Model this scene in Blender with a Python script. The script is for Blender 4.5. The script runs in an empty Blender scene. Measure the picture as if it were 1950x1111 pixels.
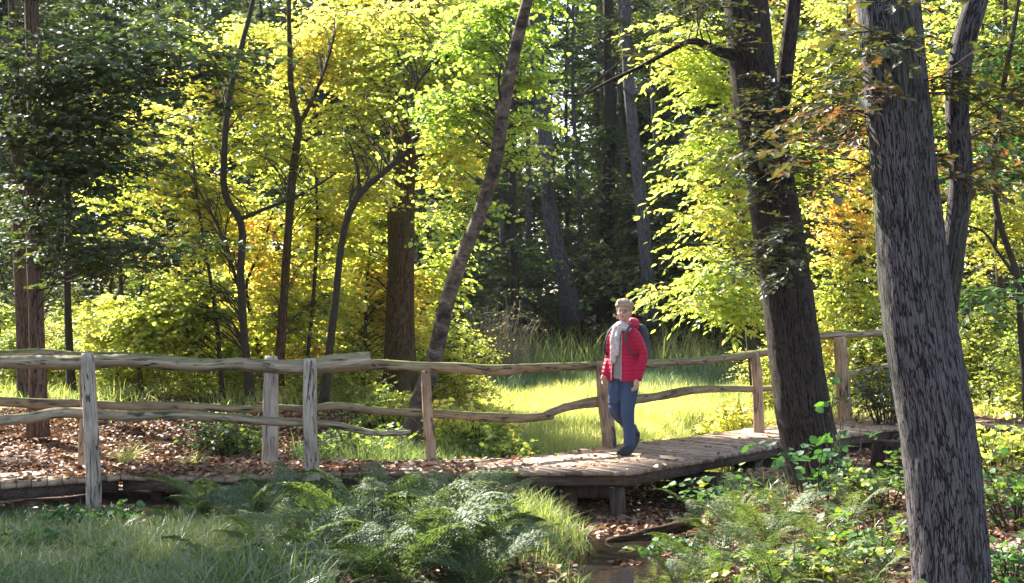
import bpy, math, random
import numpy as np
from mathutils import Vector

# ------------------------------------------------------------------ camera, sky, sun
sc = bpy.context.scene
COL = sc.collection
FPX, CX, HY, CH = 2800.0, 975.0, 600.0, 1.47      # focal length in photo pixels, centre column, horizon row, eye height over the deck
cam = bpy.data.cameras.new('camera')
cam.sensor_width = 36.0
cam.lens = 36.0 * FPX / 1950.0
cam.shift_y = (HY - 555.5) / 1950.0
cam.clip_end = 500.0
camo = bpy.data.objects.new('camera', cam)
camo.location = (0, 0, CH)
camo.rotation_euler = (math.radians(90), 0, 0)
COL.objects.link(camo)
sc.camera = camo

SUN_AZ, SUN_EL = 40.0, 40.0                         # degrees left of the view direction, degrees above the horizon
world = bpy.data.worlds.new("World"); sc.world = world; world.use_nodes = True
wn = world.node_tree
sky = wn.nodes.new('ShaderNodeTexSky'); sky.sky_type = 'NISHITA'; sky.sun_disc = False
sky.sun_elevation = math.radians(SUN_EL); sky.sun_rotation = math.radians(-SUN_AZ)
sky.dust_density = 1.5
hs_ = wn.nodes.new('ShaderNodeHueSaturation'); hs_.inputs['Saturation'].default_value = .78   # the camera's white balance takes some blue out of the shade
wn.links.new(sky.outputs[0], hs_.inputs['Color']); wn.links.new(hs_.outputs[0], wn.nodes['Background'].inputs[0])
wn.nodes['Background'].inputs[1].default_value = 0.095
sl = bpy.data.lights.new('sun', 'SUN'); sl.energy = 5.0; sl.angle = math.radians(0.55); sl.color = (1.0, 0.93, 0.80)
so = bpy.data.objects.new('sun', sl); COL.objects.link(so)
sd = Vector((-math.sin(math.radians(SUN_AZ)) * math.cos(math.radians(SUN_EL)), math.cos(math.radians(SUN_AZ)) * math.cos(math.radians(SUN_EL)), math.sin(math.radians(SUN_EL))))
so.rotation_euler = sd.to_track_quat('Z', 'Y').to_euler()
so.location = sd * 60
sc.view_settings.view_transform = 'Standard'
sc.view_settings.look = 'None'
sc.view_settings.exposure = 2.5
sc.view_settings.gamma = 1.0
sc.cycles.max_bounces = 8
sc.cycles.diffuse_bounces = 4
sc.cycles.transmission_bounces = 6
sc.cycles.caustics_reflective = False
sc.cycles.caustics_refractive = False

# ------------------------------------------------------------------ helpers
def P(px, py, Y):
    return np.array([(px - CX) / FPX * Y, Y, CH - (py - HY) / FPX * Y])

def ss(a, b, x):
    t = np.clip((x - a) / (b - a), 0, 1)
    return t * t * (3 - 2 * t)

def vnoise(x, y, seed=0):
    """smooth value noise, about -1..1"""
    x = np.asarray(x, float); y = np.asarray(y, float)
    xi = np.floor(x); yi = np.floor(y); fx = x - xi; fy = y - yi
    fx = fx * fx * (3 - 2 * fx); fy = fy * fy * (3 - 2 * fy)
    def h(a, b):
        v = np.sin(a * 127.1 + b * 311.7 + seed * 74.7) * 43758.5453
        return (v - np.floor(v)) * 2 - 1
    return (h(xi, yi) * (1 - fx) + h(xi + 1, yi) * fx) * (1 - fy) + (h(xi, yi + 1) * (1 - fx) + h(xi + 1, yi + 1) * fx) * fy

STREAM = np.array([(0.75, 6.0), (0.85, 9.0), (0.98, 11.0), (1.05, 12.6), (1.25, 14.5), (1.7, 16.5), (2.3, 19.0), (3.4, 24.0)])
def stream_dist(x, y):
    d = np.full(np.shape(x), 1e9)
    for a, b in zip(STREAM[:-1], STREAM[1:]):
        ab = b - a
        t = np.clip(((x - a[0]) * ab[0] + (y - a[1]) * ab[1]) / (ab @ ab), 0, 1)
        d = np.minimum(d, np.hypot(x - a[0] - t * ab[0], y - a[1] - t * ab[1]))
    return d

def gz(x, y):
    x = np.asarray(x, float); y = np.asarray(y, float)
    z = -0.27 + 0.04 * vnoise(x * .8, y * .8, 1) + 0.02 * vnoise(x * 2.6, y * 2.6, 2)
    z = z + 0.17 * ss(14.2, 15.5, y) * (1 - ss(-2.2, 0.2, x))
    z = z + 0.42 * ss(15.5, 22, y) * (1 - ss(-3.4, 0.2, x))
    z = z + 0.45 * ss(22, 40, y)
    z = z + 0.30 * ss(3.3, 5.5, x) * ss(17.5, 20.5, y) * (1 - ss(24, 30, y))
    z = z + 0.8 * ss(39, 48, y) + 1.6 * ss(48, 95, y)
    z = z + 0.12 * ss(1.9, 3.4, x) * (1 - ss(14.0, 16.5, y))
    d = stream_dist(x, y)
    z = z - 0.34 * (1 - ss(0.28, 0.90, d + 0.12 * vnoise(x * 1.9, y * 1.9, 5)))
    return z

class MB:
    """collects vertices and faces, builds ONE mesh object"""
    def __init__(s):
        s.v = []; s.f = []; s.h = []; s.tc = []; s.n = 0
    def add(s, v, f, h=0.5, tc=None):
        v = np.asarray(v, float).reshape(-1, 3)
        s.v.append(v)
        for ff in (f if isinstance(f, list) else [f]):
            s.f.append(np.asarray(ff, np.int64) + s.n)
        s.h.append(np.broadcast_to(np.asarray(h, float), (len(v),)))
        s.tc.append(np.asarray(tc, float) if tc is not None else v)
        s.n += len(v)
    def build(s, name, mat, parent=None, smooth=False, loc=None):
        v = np.concatenate(s.v); me = bpy.data.meshes.new(name)
        if loc is not None: v = v - np.asarray(loc)
        me.vertices.add(len(v)); me.vertices.foreach_set('co', v.astype(np.float32).ravel())
        loops = np.concatenate([f.ravel() for f in s.f])
        sizes = np.concatenate([np.full(len(f), f.shape[1]) for f in s.f])
        starts = np.concatenate([[0], np.cumsum(sizes)[:-1]])
        me.loops.add(len(loops)); me.loops.foreach_set('vertex_index', loops.astype(np.int32))
        me.polygons.add(len(sizes)); me.polygons.foreach_set('loop_start', starts.astype(np.int32))
        if smooth: me.polygons.foreach_set('use_smooth', np.ones(len(sizes), bool))
        me.update(calc_edges=True)
        a = me.attributes.new('h', 'FLOAT', 'POINT'); a.data.foreach_set('value', np.concatenate(s.h).astype(np.float32))
        t = me.attributes.new('tc', 'FLOAT_VECTOR', 'POINT'); t.data.foreach_set('vector', np.concatenate(s.tc).astype(np.float32).ravel())
        me.materials.append(mat)
        o = bpy.data.objects.new(name, me); COL.objects.link(o)
        if parent is not None: o.parent = parent
        elif loc is not None: o.location = tuple(loc)
        return o

def tag(o, label=None, cat=None, group=None, kind=None):
    if label: o['label'] = label
    if cat: o['category'] = cat
    if group: o['group'] = group
    if kind: o['kind'] = kind
    return o

def empty(name, loc, label, cat, group=None):
    o = bpy.data.objects.new(name, None); COL.objects.link(o); o.location = tuple(float(c) for c in loc)
    o.empty_display_size = .2
    return tag(o, label, cat, group)

def frames(p):
    """p (M,K,3) -> tangent, two side vectors"""
    t = np.gradient(p, axis=1)
    t /= np.linalg.norm(t, axis=2, keepdims=True) + 1e-9
    mt = t.mean(1); ref = np.where(np.abs(mt[:, 2:3]) > .8, np.array([[0., 1., 0.]]), np.array([[0., 0., 1.]]))[:, None, :]
    a = np.cross(np.broadcast_to(ref, t.shape), t); a /= np.linalg.norm(a, axis=2, keepdims=True) + 1e-9
    b = np.cross(t, a)
    return t, a, b

def tubes(mb, p, r, sides=3, h=0.5, shape=None, caps=False, flat=1.0):
    """p (M,K,3), r (M,K) ; shape(theta, s) -> radius factor"""
    p = np.asarray(p, float); r = np.asarray(r, float)
    if p.ndim == 2: p = p[None]; r = r[None]
    M, K, _ = p.shape
    t, a, b = frames(p)
    th = np.arange(sides) / sides * 2 * np.pi
    seg = np.linalg.norm(np.diff(p, axis=1), axis=2); s = np.concatenate([np.zeros((M, 1)), np.cumsum(seg, 1)], 1)
    rr = r[:, :, None] * np.ones(sides)
    if shape is not None: rr = rr * shape(th[None, None, :], s[:, :, None])
    c, sn = np.cos(th), np.sin(th) * flat
    v = p[:, :, None, :] + rr[..., None] * (a[:, :, None, :] * c[None, None, :, None] + b[:, :, None, :] * sn[None, None, :, None])
    rm = r.mean(1)[:, None, None]
    tc = np.stack([rm * c * np.ones_like(rr), rm * sn * np.ones_like(rr), s[:, :, None] * np.ones(sides)], -1) + (np.arange(M) * 3.7)[:, None, None, None]
    idx = np.arange(M * K * sides).reshape(M, K, sides)
    i2 = np.roll(idx, -1, 2)
    f = np.stack([idx[:, :-1], i2[:, :-1], i2[:, 1:], idx[:, 1:]], -1).reshape(-1, 4)
    hh = np.broadcast_to(np.asarray(h, float).reshape(-1, 1, 1) if np.ndim(h) else h, (M, K, sides)).reshape(-1)
    fl = [f]
    if caps: fl += [idx[:, 0, ::-1].reshape(M, sides), idx[:, -1, :].reshape(M, sides)]
    mb.add(v.reshape(-1, 3), fl, hh, tc.reshape(-1, 3))

def resample(pts, n):
    """smooth (Catmull-Rom) curve through pts"""
    pts = np.asarray(pts, float)
    seg = np.linalg.norm(np.diff(pts, axis=0), axis=1); u = np.concatenate([[0], np.cumsum(seg)])
    q = np.linspace(0, u[-1], n); out = np.zeros((n, pts.shape[1]))
    m = np.gradient(pts, u, axis=0) if len(pts) > 2 else np.repeat(((pts[1] - pts[0]) / (u[1] + 1e-9))[None], 2, 0)
    k = np.clip(np.searchsorted(u, q, 'right') - 1, 0, len(seg) - 1)
    hh = seg[k][:, None]; t = ((q - u[k])[:, None]) / hh
    out = (2*t**3-3*t**2+1)*pts[k] + (t**3-2*t**2+t)*hh*m[k] + (-2*t**3+3*t**2)*pts[k+1] + (t**3-t**2)*hh*m[k+1]
    return out

LEAF = {
    'oval': (np.array([(0, 0, 0), (.3, .33, .07), (.72, .27, .05), (1, 0, -.06), (.72, -.27, .05), (.3, -.33, .07)]), [[0, 1, 2, 3], [0, 3, 4, 5]]),
    'round': (np.array([(0, 0, 0), (.22, .42, .08), (.7, .40, .06), (1, 0, -.05), (.7, -.40, .06), (.22, -.42, .08)]), [[0, 1, 2, 3], [0, 3, 4, 5]]),
    'long': (np.array([(0, 0, 0), (.35, .19, .05), (.7, .15, .03), (1, 0, -.12), (.7, -.15, .03), (.35, -.19, .05)]), [[0, 1, 2, 3], [0, 3, 4, 5]]),
    'kite': (np.array([(0, 0, 0), (.5, .36, .06), (1, 0, -.04), (.5, -.36, .06)]), [[0, 1, 2, 3]]),
    'oak': (np.array([(0, 0, 0), (.25, .16, .03), (.42, .12, .03), (.6, .3, .07), (.78, .2, .04), (1, 0, -.06), (.78, -.2, .04), (.6, -.3, .07), (.42, -.12, .03), (.25, -.16, .03)]), [[0, 1, 2, 3, 4, 5], [0, 5, 6, 7, 8, 9]]),
}
def leaves(mb, base, d, n, L, h, shape='oval'):
    T, F = LEAF[shape]
    d = d / (np.linalg.norm(d, axis=1, keepdims=True) + 1e-9)
    s = np.cross(n, d); s /= np.linalg.norm(s, axis=1, keepdims=True) + 1e-9
    n = np.cross(d, s)
    L = np.broadcast_to(np.asarray(L, float), (len(base),))[:, None, None]
    v = base[:, None, :] + L * (T[None, :, 0:1] * d[:, None, :] + T[None, :, 1:2] * s[:, None, :] + T[None, :, 2:3] * n[:, None, :])
    k = len(T); off = (np.arange(len(base)) * k)[:, None]
    F = np.array(F); f = (off[:, :, None] + F[None]).reshape(-1, F.shape[1])
    mb.add(v.reshape(-1, 3), f, np.repeat(np.broadcast_to(h, (len(base),)), k))

def sprays(rng, ml, mt, st, d, length, K, leaf, h, droop=.25, shape='oval', tilt=.35, hn=.12, tw=.004, skip=.12):
    """st, d (M,3), length (M,), h (M,): a twig with K leaves standing in two rows"""
    M = len(st); up = np.array([0, 0, 1.])
    d = d / (np.linalg.norm(d, axis=1, keepdims=True) + 1e-9)
    s = np.cross(d, up); s /= np.linalg.norm(s, axis=1, keepdims=True) + 1e-9
    cur = rng.normal(0, .18, (M, 1))
    def pt(t):  # t (M,k)
        return st[:, None, :] + length[:, None, None] * (d[:, None, :] * t[..., None] + s[:, None, :] * (cur * t * t)[..., None] + np.array([0, 0, -1.]) * (droop * t * t)[..., None])
    if mt is not None:
        tt = np.broadcast_to(np.array([0, .33, .66, 1.]), (M, 4))
        tubes(mt, pt(tt), tw * np.array([1, .8, .55, .25])[None] * np.ones((M, 1)), 3)
    t = (np.arange(K)[None] + rng.random((M, K))) / K
    t = .12 + .88 * t
    pos = pt(t)
    side = np.where((np.arange(K) % 2) == 0, 1., -1.)[None, :] * np.ones((M, 1))
    ang = np.radians(rng.normal(52, 16, (M, K))) * (1 - .6 * (t > .93))
    ld = d[:, None, :] * np.cos(ang)[..., None] + s[:, None, :] * (side * np.sin(ang))[..., None] + rng.normal(0, .22, (M, K, 3))
    ld[..., 2] -= droop * .8
    nn = np.broadcast_to(np.array([0, 0, 1.]), (M, K, 3)) + rng.normal(0, tilt, (M, K, 3)) + (rng.normal(0, tilt * .6, (M, 1, 3)))
    keep = rng.random((M, K)) > skip
    hh = np.clip(h[:, None] + rng.normal(0, hn, (M, K)), 0, 1)
    LL = leaf * rng.uniform(.5, 1.25, (M, K))
    leaves(ml, pos[keep], ld[keep], nn[keep], LL[keep], hh[keep], shape)

def branch_paths(rng, a, b, K=8, rise=.12, wig=.05):
    a = np.asarray(a); b = np.asarray(b); B = len(a)
    t = np.linspace(0, 1, K)[None, :, None]
    L = np.linalg.norm(b - a, axis=1)[:, None, None]
    p = a[:, None, :] * (1 - t) + b[:, None, :] * t
    p = p + np.array([0, 0, 1.]) * (rise * L * np.sin(np.pi * t ** .8))
    w = rng.normal(0, 1, (B, K, 3)); w[:, 1:-1] = (w[:, :-2] + w[:, 2:] + w[:, 1:-1]) / 3
    p = p + w * wig * L * np.sin(np.pi * t)
    return p

def in_blob(rng, blob, n):
    px, py, rx, ry, Y, ry2 = blob
    v = rng.normal(0, 1, (n, 3)); v /= np.linalg.norm(v, axis=1, keepdims=True); v *= rng.random((n, 1)) ** (1 / 2.4)
    c = P(px, py, Y)
    return c + v * np.array([rx / FPX * Y, ry2, ry / FPX * Y])

def foliate(rng, ml, mt, trunk, tr, blobs, ntw, K, leaf, hfun, twl=.5, droop=.25, shape='oval', rise=.12, tilt=.35, br=.018, t0=.25, flat=.25, slope=.35, leafskip=.12, tw=.004):
    """trunk: list of (n,3) paths; blobs: (px,py,rx,ry,Y,depth_radius,n_branches)"""
    TP = np.concatenate([t for t in trunk]); 
    for bl in blobs:
        nb = int(bl[6]); tips = in_blob(rng, bl[:6], nb)
        d = np.hypot(tips[:, None, 0] - TP[None, :, 0], tips[:, None, 1] - TP[None, :, 1])
        want = tips[:, 2][:, None] - slope * d
        cost = np.abs(TP[None, :, 2] - want) + .35 * d + rng.random((nb, len(TP))) * .55
        k = cost.argmin(1); st = TP[k]
        pa = branch_paths(rng, st, tips, 8, rise)
        L = np.linalg.norm(tips - st, axis=1)
        r0 = np.clip(br * (.45 + .3 * L), .004, br * 1.7) * (.55 if tr == 'thin' else 1)
        tubes(mt, pa, r0[:, None] * np.linspace(1, .22, 8)[None], 5)
        # twigs
        M = nb * ntw; bi = np.repeat(np.arange(nb), ntw)
        # keep foliage in the outer reach of each branch (about 2 m), never right at the trunk
        tmin = np.maximum(t0, 1 - 2.2 / np.maximum(L, .1))[bi]
        t = tmin + (1 - tmin) * rng.random(M)
        x = t * 7; i0 = np.clip(x.astype(int), 0, 6); fr = (x - i0)[:, None]
        pos = pa[bi, i0] * (1 - fr) + pa[bi, i0 + 1] * fr
        tan = pa[bi, i0 + 1] - pa[bi, i0]; tan /= np.linalg.norm(tan, axis=1, keepdims=True) + 1e-9
        az = rng.uniform(.4, 1.35, M) * np.where(rng.random(M) < .5, -1, 1)
        c, s = np.cos(az), np.sin(az)
        dd = np.stack([tan[:, 0] * c - tan[:, 1] * s, tan[:, 0] * s + tan[:, 1] * c, tan[:, 2] * .4 + rng.normal(0, flat, M)], 1)
        ln = twl * rng.uniform(.5, 1.25, M)
        sprays(rng, ml, mt, pos, dd, ln, K, leaf, hfun(pos, rng), droop, shape, tilt, tw=tw, skip=leafskip)

# ------------------------------------------------------------------ materials
def newmat(name):
    m = bpy.data.materials.new(name); m.use_nodes = True
    m.node_tree.nodes.clear(); return m, m.node_tree.nodes, m.node_tree.links
def ramp(nd, stops, interp='LINEAR'):
    r = nd.new('ShaderNodeValToRGB'); r.color_ramp.interpolation = interp
    e = r.color_ramp.elements
    while len(e) > 1: e.remove(e[-1])
    e[0].position = stops[0][0]; e[0].color = (*stops[0][1], 1)
    for p, c in stops[1:]:
        x = e.new(p); x.color = (*c, 1)
    return r
def leafmat(name, stops, trans=1.0, gloss=.06, rough=.45, tfac=.5, warm=(1.15, 1.15, .8)):
    m, nd, lk = newmat(name)
    at = nd.new('ShaderNodeAttribute'); at.attribute_name = 'h'
    r = ramp(nd, stops); lk.new(at.outputs['Fac'], r.inputs[0])
    df = nd.new('ShaderNodeBsdfDiffuse'); lk.new(r.outputs[0], df.inputs[0])
    mu = nd.new('ShaderNodeMix'); mu.data_type = 'RGBA'; mu.blend_type = 'MULTIPLY'; mu.inputs[0].default_value = 1
    lk.new(r.outputs[0], mu.inputs[6]); mu.inputs[7].default_value = tuple(w * trans for w in warm) + (1,)
    tr = nd.new('ShaderNodeBsdfTranslucent'); lk.new(mu.outputs[2], tr.inputs[0])
    mx = nd.new('ShaderNodeMixShader'); mx.inputs[0].default_value = tfac
    lk.new(df.outputs[0], mx.inputs[1]); lk.new(tr.outputs[0], mx.inputs[2])
    gl = nd.new('ShaderNodeBsdfGlossy'); gl.inputs['Roughness'].default_value = rough; gl.inputs[0].default_value = (.9, .95, 1, 1)
    m2 = nd.new('ShaderNodeMixShader'); m2.inputs[0].default_value = gloss
    lk.new(mx.outputs[0], m2.inputs[1]); lk.new(gl.outputs[0], m2.inputs[2])
    out = nd.new('ShaderNodeOutputMaterial'); lk.new(m2.outputs[0], out.inputs[0])
    return m
def attr_tc(nd, lk, scale):
    a = nd.new('ShaderNodeAttribute'); a.attribute_name = 'tc'
    mp = nd.new('ShaderNodeMapping'); mp.inputs['Scale'].default_value = scale
    lk.new(a.outputs['Vector'], mp.inputs[0]); return mp
def noise(nd, lk, vec, scale, detail=4, rough=.55, dist=0):
    n = nd.new('ShaderNodeTexNoise'); n.inputs['Scale'].default_value = scale; n.inputs['Detail'].default_value = detail
    n.inputs['Roughness'].default_value = rough; n.inputs['Distortion'].default_value = dist
    lk.new(vec, n.inputs['Vector']); return n
def mixc(nd, lk, f, a, b, mode='MIX'):
    m = nd.new('ShaderNodeMix'); m.data_type = 'RGBA'; m.blend_type = mode
    for sock, val in ((0, f), (6, a), (7, b)):
        if hasattr(val, 'is_output') : lk.new(val, m.inputs[sock])
        elif sock == 0: m.inputs[0].default_value = val
        else: m.inputs[sock].default_value = (*val, 1)
    return m.outputs[2]
def finish(nd, lk, col, height=None, bump=.5, dist=.02, rough=.9, spec=.2):
    b = nd.new('ShaderNodeBsdfPrincipled'); b.inputs['Roughness'].default_value = rough
    b.inputs['Specular IOR Level'].default_value = spec
    if hasattr(col, 'is_output'): lk.new(col, b.inputs['Base Color'])
    else: b.inputs['Base Color'].default_value = (*col, 1)
    if height is not None:
        bp = nd.new('ShaderNodeBump'); bp.inputs['Strength'].default_value = bump; bp.inputs['Distance'].default_value = dist
        lk.new(height, bp.inputs['Height']); lk.new(bp.outputs[0], b.inputs['Normal'])
    o = nd.new('ShaderNodeOutputMaterial'); lk.new(b.outputs[0], o.inputs[0])
    return b
def bark(name, ridge, furrow, sx=26, sz=5.5, bump=1.0, dist=.02, moss=None, width=.35):
    """furrowed bark: long wandering furrows cut across now and then, pale flaky ridges between"""
    m, nd, lk = newmat(name)
    def mth(op, a, b=None, c=None):
        n = nd.new('ShaderNodeMath'); n.operation = op
        for i, x in enumerate((a, b, c)):
            if x is None: continue
            if hasattr(x, 'is_output'): lk.new(x, n.inputs[i])
            else: n.inputs[i].default_value = x
        return n.outputs[0]
    mp = attr_tc(nd, lk, (1, 1, sz / sx * .55))
    n1 = noise(nd, lk, mp.outputs[0], sx * .9, 2, .5, .15)
    n2 = noise(nd, lk, mp.outputs[0], sx * 1.9, 2, .5, .1)
    mpc = attr_tc(nd, lk, (1, 1, sz / sx * 2.2)); n3 = noise(nd, lk, mpc.outputs[0], sx * .8, 3, .6)
    a = mth('MULTIPLY', mth('ABSOLUTE', mth('SUBTRACT', n1.outputs['Fac'], .5)), 9.0)
    b = mth('MULTIPLY', mth('ABSOLUTE', mth('SUBTRACT', n2.outputs['Fac'], .5)), 7.5)
    c3 = mth('MULTIPLY_ADD', mth('ABSOLUTE', mth('SUBTRACT', n3.outputs['Fac'], .47)), 9.0, .32)
    mn = mth('MINIMUM', mth('MINIMUM', a, b), c3)
    mr = nd.new('ShaderNodeMapRange'); mr.interpolation_type = 'SMOOTHSTEP'; mr.inputs['From Min'].default_value = .03; mr.inputs['From Max'].default_value = .30
    lk.new(mn, mr.inputs['Value'])
    fine = noise(nd, lk, mp.outputs[0], sx * 4, 5, .7)
    big = noise(nd, lk, mp.outputs[0], 3.0, 3)
    r = ramp(nd, [(0.3, tuple(c * .55 for c in ridge)), (.5, ridge), (.7, tuple(c * 1.5 for c in ridge))]); lk.new(fine.outputs['Fac'], r.inputs[0])
    c = mixc(nd, lk, mr.outputs[0], furrow, r.outputs[0])
    if moss:
        gr = ramp(nd, [(.46, (0, 0, 0)), (.64, (.85, .85, .85))]); lk.new(big.outputs['Fac'], gr.inputs[0])
        c = mixc(nd, lk, gr.outputs[0], c, moss)
    hgt = mth('MULTIPLY_ADD', fine.outputs['Fac'], .35, mr.outputs[0])
    finish(nd, lk, c, hgt, bump, dist)
    return m
def wood(name, a, b, crack=(.05, .045, .04), moss=None, mossfac=.5, lichen=None):
    m, nd, lk = newmat(name)
    mp = attr_tc(nd, lk, (1, 1, .07))
    g = noise(nd, lk, mp.outputs[0], 60, 5, .6, .6)
    mp2 = attr_tc(nd, lk, (1, 1, .16))
    g2 = noise(nd, lk, mp2.outputs[0], 22, 4, .55, 1.2)
    at = nd.new('ShaderNodeAttribute'); at.attribute_name = 'tc'
    big = noise(nd, lk, at.outputs['Vector'], 3.5, 4)
    r = ramp(nd, [(.3, a), (.65, b)]); lk.new(g.outputs['Fac'], r.inputs[0])
    cr = ramp(nd, [(.36, (0, 0, 0)), (.44, (1, 1, 1))]); lk.new(g2.outputs['Fac'], cr.inputs[0])
    c = mixc(nd, lk, cr.outputs[0], crack, r.outputs[0])
    bl = ramp(nd, [(.35, (.68, .66, .62)), (.65, (1.1, 1.08, 1.04))]); lk.new(big.outputs['Fac'], bl.inputs[0])
    c = mixc(nd, lk, 1.0, c, bl.outputs[0], 'MULTIPLY')
    if moss:
        ge = nd.new('ShaderNodeNewGeometry'); sp = nd.new('ShaderNodeSeparateXYZ'); lk.new(ge.outputs['Normal'], sp.inputs[0])
        ad = nd.new('ShaderNodeMath'); ad.operation = 'MULTIPLY_ADD'; lk.new(big.outputs['Fac'], ad.inputs[0]); ad.inputs[1].default_value = 1.6; lk.new(sp.outputs['Z'], ad.inputs[2])
        mr = nd.new('ShaderNodeMapRange'); lk.new(ad.outputs[0], mr.inputs['Value']); mr.inputs['From Min'].default_value = 1.15; mr.inputs['From Max'].default_value = 1.6; mr.inputs['To Max'].default_value = mossfac
        c = mixc(nd, lk, mr.outputs[0], c, moss)
    ad2 = nd.new('ShaderNodeMath'); ad2.operation = 'MULTIPLY_ADD'; lk.new(g.outputs['Fac'], ad2.inputs[0]); ad2.inputs[1].default_value = .3; lk.new(cr.outputs[0], ad2.inputs[2])
    finish(nd, lk, c, ad2.outputs[0], .8, .012, .85)
    return m

YG = [(0, (.035, .065, .015)), (.2, (.12, .18, .030)), (.42, (.30, .36, .065)), (.66, (.47, .45, .10)), (.86, (.55, .38, .10)), (1, (.46, .18, .05))]
M = {}
M['leaf_yellow'] = leafmat('yellowing_leaf', YG, 1.6, .04, .5, .64)
M['leaf_lime'] = leafmat('lime_leaf', [(0, (.06, .12, .02)), (.3, (.18, .27, .04)), (.6, (.36, .42, .09)), (.85, (.50, .44, .11)), (1, (.46, .24, .06))], 1.6, .04, .5, .64)
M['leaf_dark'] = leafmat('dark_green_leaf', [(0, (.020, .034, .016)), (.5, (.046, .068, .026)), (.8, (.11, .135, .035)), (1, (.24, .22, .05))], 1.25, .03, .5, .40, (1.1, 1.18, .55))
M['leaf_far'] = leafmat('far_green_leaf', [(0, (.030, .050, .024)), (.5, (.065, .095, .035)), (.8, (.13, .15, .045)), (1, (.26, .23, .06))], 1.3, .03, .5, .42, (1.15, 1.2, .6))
M['leaf_oak'] = leafmat('autumn_oak_leaf', [(0, (.03, .050, .016)), (.45, (.065, .09, .022)), (.7, (.12, .095, .035)), (1, (.19, .085, .045))], 1.0, .06, .5, .42, (1.3, 1.0, .6))
M['leaf_hazel'] = leafmat('broad_hazel_leaf', [(0, (.035, .09, .03)), (.6, (.08, .16, .045)), (.8, (.18, .22, .05)), (1, (.34, .30, .07))], 1.2, .03, .6, .4, (1.1, 1.25, .5))
M['litter'] = leafmat('fallen_leaf', [(0, (.05, .026, .016)), (.35, (.14, .072, .042)), (.6, (.26, .145, .09)), (.85, (.36, .21, .12)), (1, (.44, .29, .10))], 1.0, .03, .5, .12, (1.2, 1, .7))
M['fern'] = leafmat('fern_frond', [(0, (.042, .064, .022)), (.5, (.082, .112, .040)), (.75, (.14, .17, .045)), (1, (.26, .22, .08))], 1.1, .03, .6, .35, (1, 1.2, .6))
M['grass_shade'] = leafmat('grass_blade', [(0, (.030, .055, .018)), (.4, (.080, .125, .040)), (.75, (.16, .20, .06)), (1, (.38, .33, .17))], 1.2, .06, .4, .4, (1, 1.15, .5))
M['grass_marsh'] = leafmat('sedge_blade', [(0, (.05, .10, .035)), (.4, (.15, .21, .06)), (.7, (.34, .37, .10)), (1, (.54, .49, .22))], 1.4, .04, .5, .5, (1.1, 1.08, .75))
M['sedge_shade_tint'] = leafmat('shade_tinted_sedge_blade', [(0, (.05, .09, .055)), (.5, (.11, .165, .075)), (1, (.26, .28, .14))], 1.1, .04, .5, .4, (1, 1.1, .85))  # cooler copy of the sedge: the far meadow's shade is put into its colour
M['twig'] = newmat('twig_bark')[0]
finish(M['twig'].node_tree.nodes, M['twig'].node_tree.links, (.045, .034, .026))
M['twig_pale'] = newmat('pale_dry_twig')[0]
finish(M['twig_pale'].node_tree.nodes, M['twig_pale'].node_tree.links, (.22, .17, .13))
M['stem'] = newmat('green_stem')[0]
finish(M['stem'].node_tree.nodes, M['stem'].node_tree.links, (.09, .10, .04))
M['bark_grey'] = bark('grey_oak_bark', (.098, .086, .092), (.012, .011, .012), 40, 7, 1.0, .03, (.05, .06, .035))
M['bark_dark'] = bark('dark_oak_bark', (.048, .034, .028), (.008, .006, .005), 44, 6.5, 1.0, .03)
M['bark_brown'] = bark('brown_bark', (.10, .060, .032), (.018, .011, .006), 36, 7, 1.0, .02, (.06, .06, .02))
M['bark_red'] = bark('reddish_bark', (.13, .082, .062), (.025, .016, .013), 30, 4, .6, .012)
M['bark_far'] = bark('far_grey_bark', (.085, .080, .085), (.03, .028, .03), 16, 4, .6, .03)
M['bark_thin'] = bark('smooth_dark_bark', (.050, .040, .030), (.02, .016, .012), 40, 20, .4, .006)

def birchmat():
    m, nd, lk = newmat('birch_bark')
    mp = attr_tc(nd, lk, (1, 1, 1.25))
    n = noise(nd, lk, mp.outputs[0], 7, 6, .7, .8)
    mp2 = attr_tc(nd, lk, (1, 1, 1)); n2 = noise(nd, lk, mp2.outputs[0], 2.2, 3)
    sp = nd.new('ShaderNodeSeparateXYZ'); at = nd.new('ShaderNodeAttribute'); at.attribute_name = 'tc'; lk.new(at.outputs['Vector'], sp.inputs[0])
    base = nd.new('ShaderNodeMapRange'); lk.new(sp.outputs['Z'], base.inputs['Value']); base.inputs['From Min'].default_value = .9; base.inputs['From Max'].default_value = 1.7
    base.inputs['To Min'].default_value = .28; base.inputs['To Max'].default_value = 0
    ad = nd.new('ShaderNodeMath'); ad.operation = 'SUBTRACT'; lk.new(n.outputs['Fac'], ad.inputs[0]); lk.new(base.outputs[0], ad.inputs[1])
    ad2 = nd.new('ShaderNodeMath'); ad2.operation = 'MULTIPLY_ADD'; lk.new(n2.outputs['Fac'], ad2.inputs[0]); ad2.inputs[1].default_value = .35; lk.new(ad.outputs[0], ad2.inputs[2])
    r = ramp(nd, [(.55, (.018, .013, .010)), (.68, (.075, .052, .038)), (.80, (.14, .10, .078)), (.92, (.32, .26, .22))]); lk.new(ad2.outputs[0], r.inputs[0])
    finish(nd, lk, r.outputs[0], n.outputs['Fac'], .6, .015, .8); return m
M['birch'] = birchmat()
M['rail'] = wood('weathered_rail_wood', (.20, .15, .11), (.42, .34, .26), moss=(.10, .10, .035), mossfac=.75)
M['rail_mossy'] = wood('mossy_rail_wood', (.16, .12, .08), (.34, .26, .18), moss=(.12, .12, .03), mossfac=.9)
M['post'] = wood('grey_post_wood', (.22, .18, .15), (.43, .37, .32))
M['post_brown'] = wood('brown_post_wood', (.22, .14, .09), (.44, .30, .21))
M['beam'] = wood('dark_beam_wood', (.05, .035, .030), (.13, .095, .08))

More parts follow.
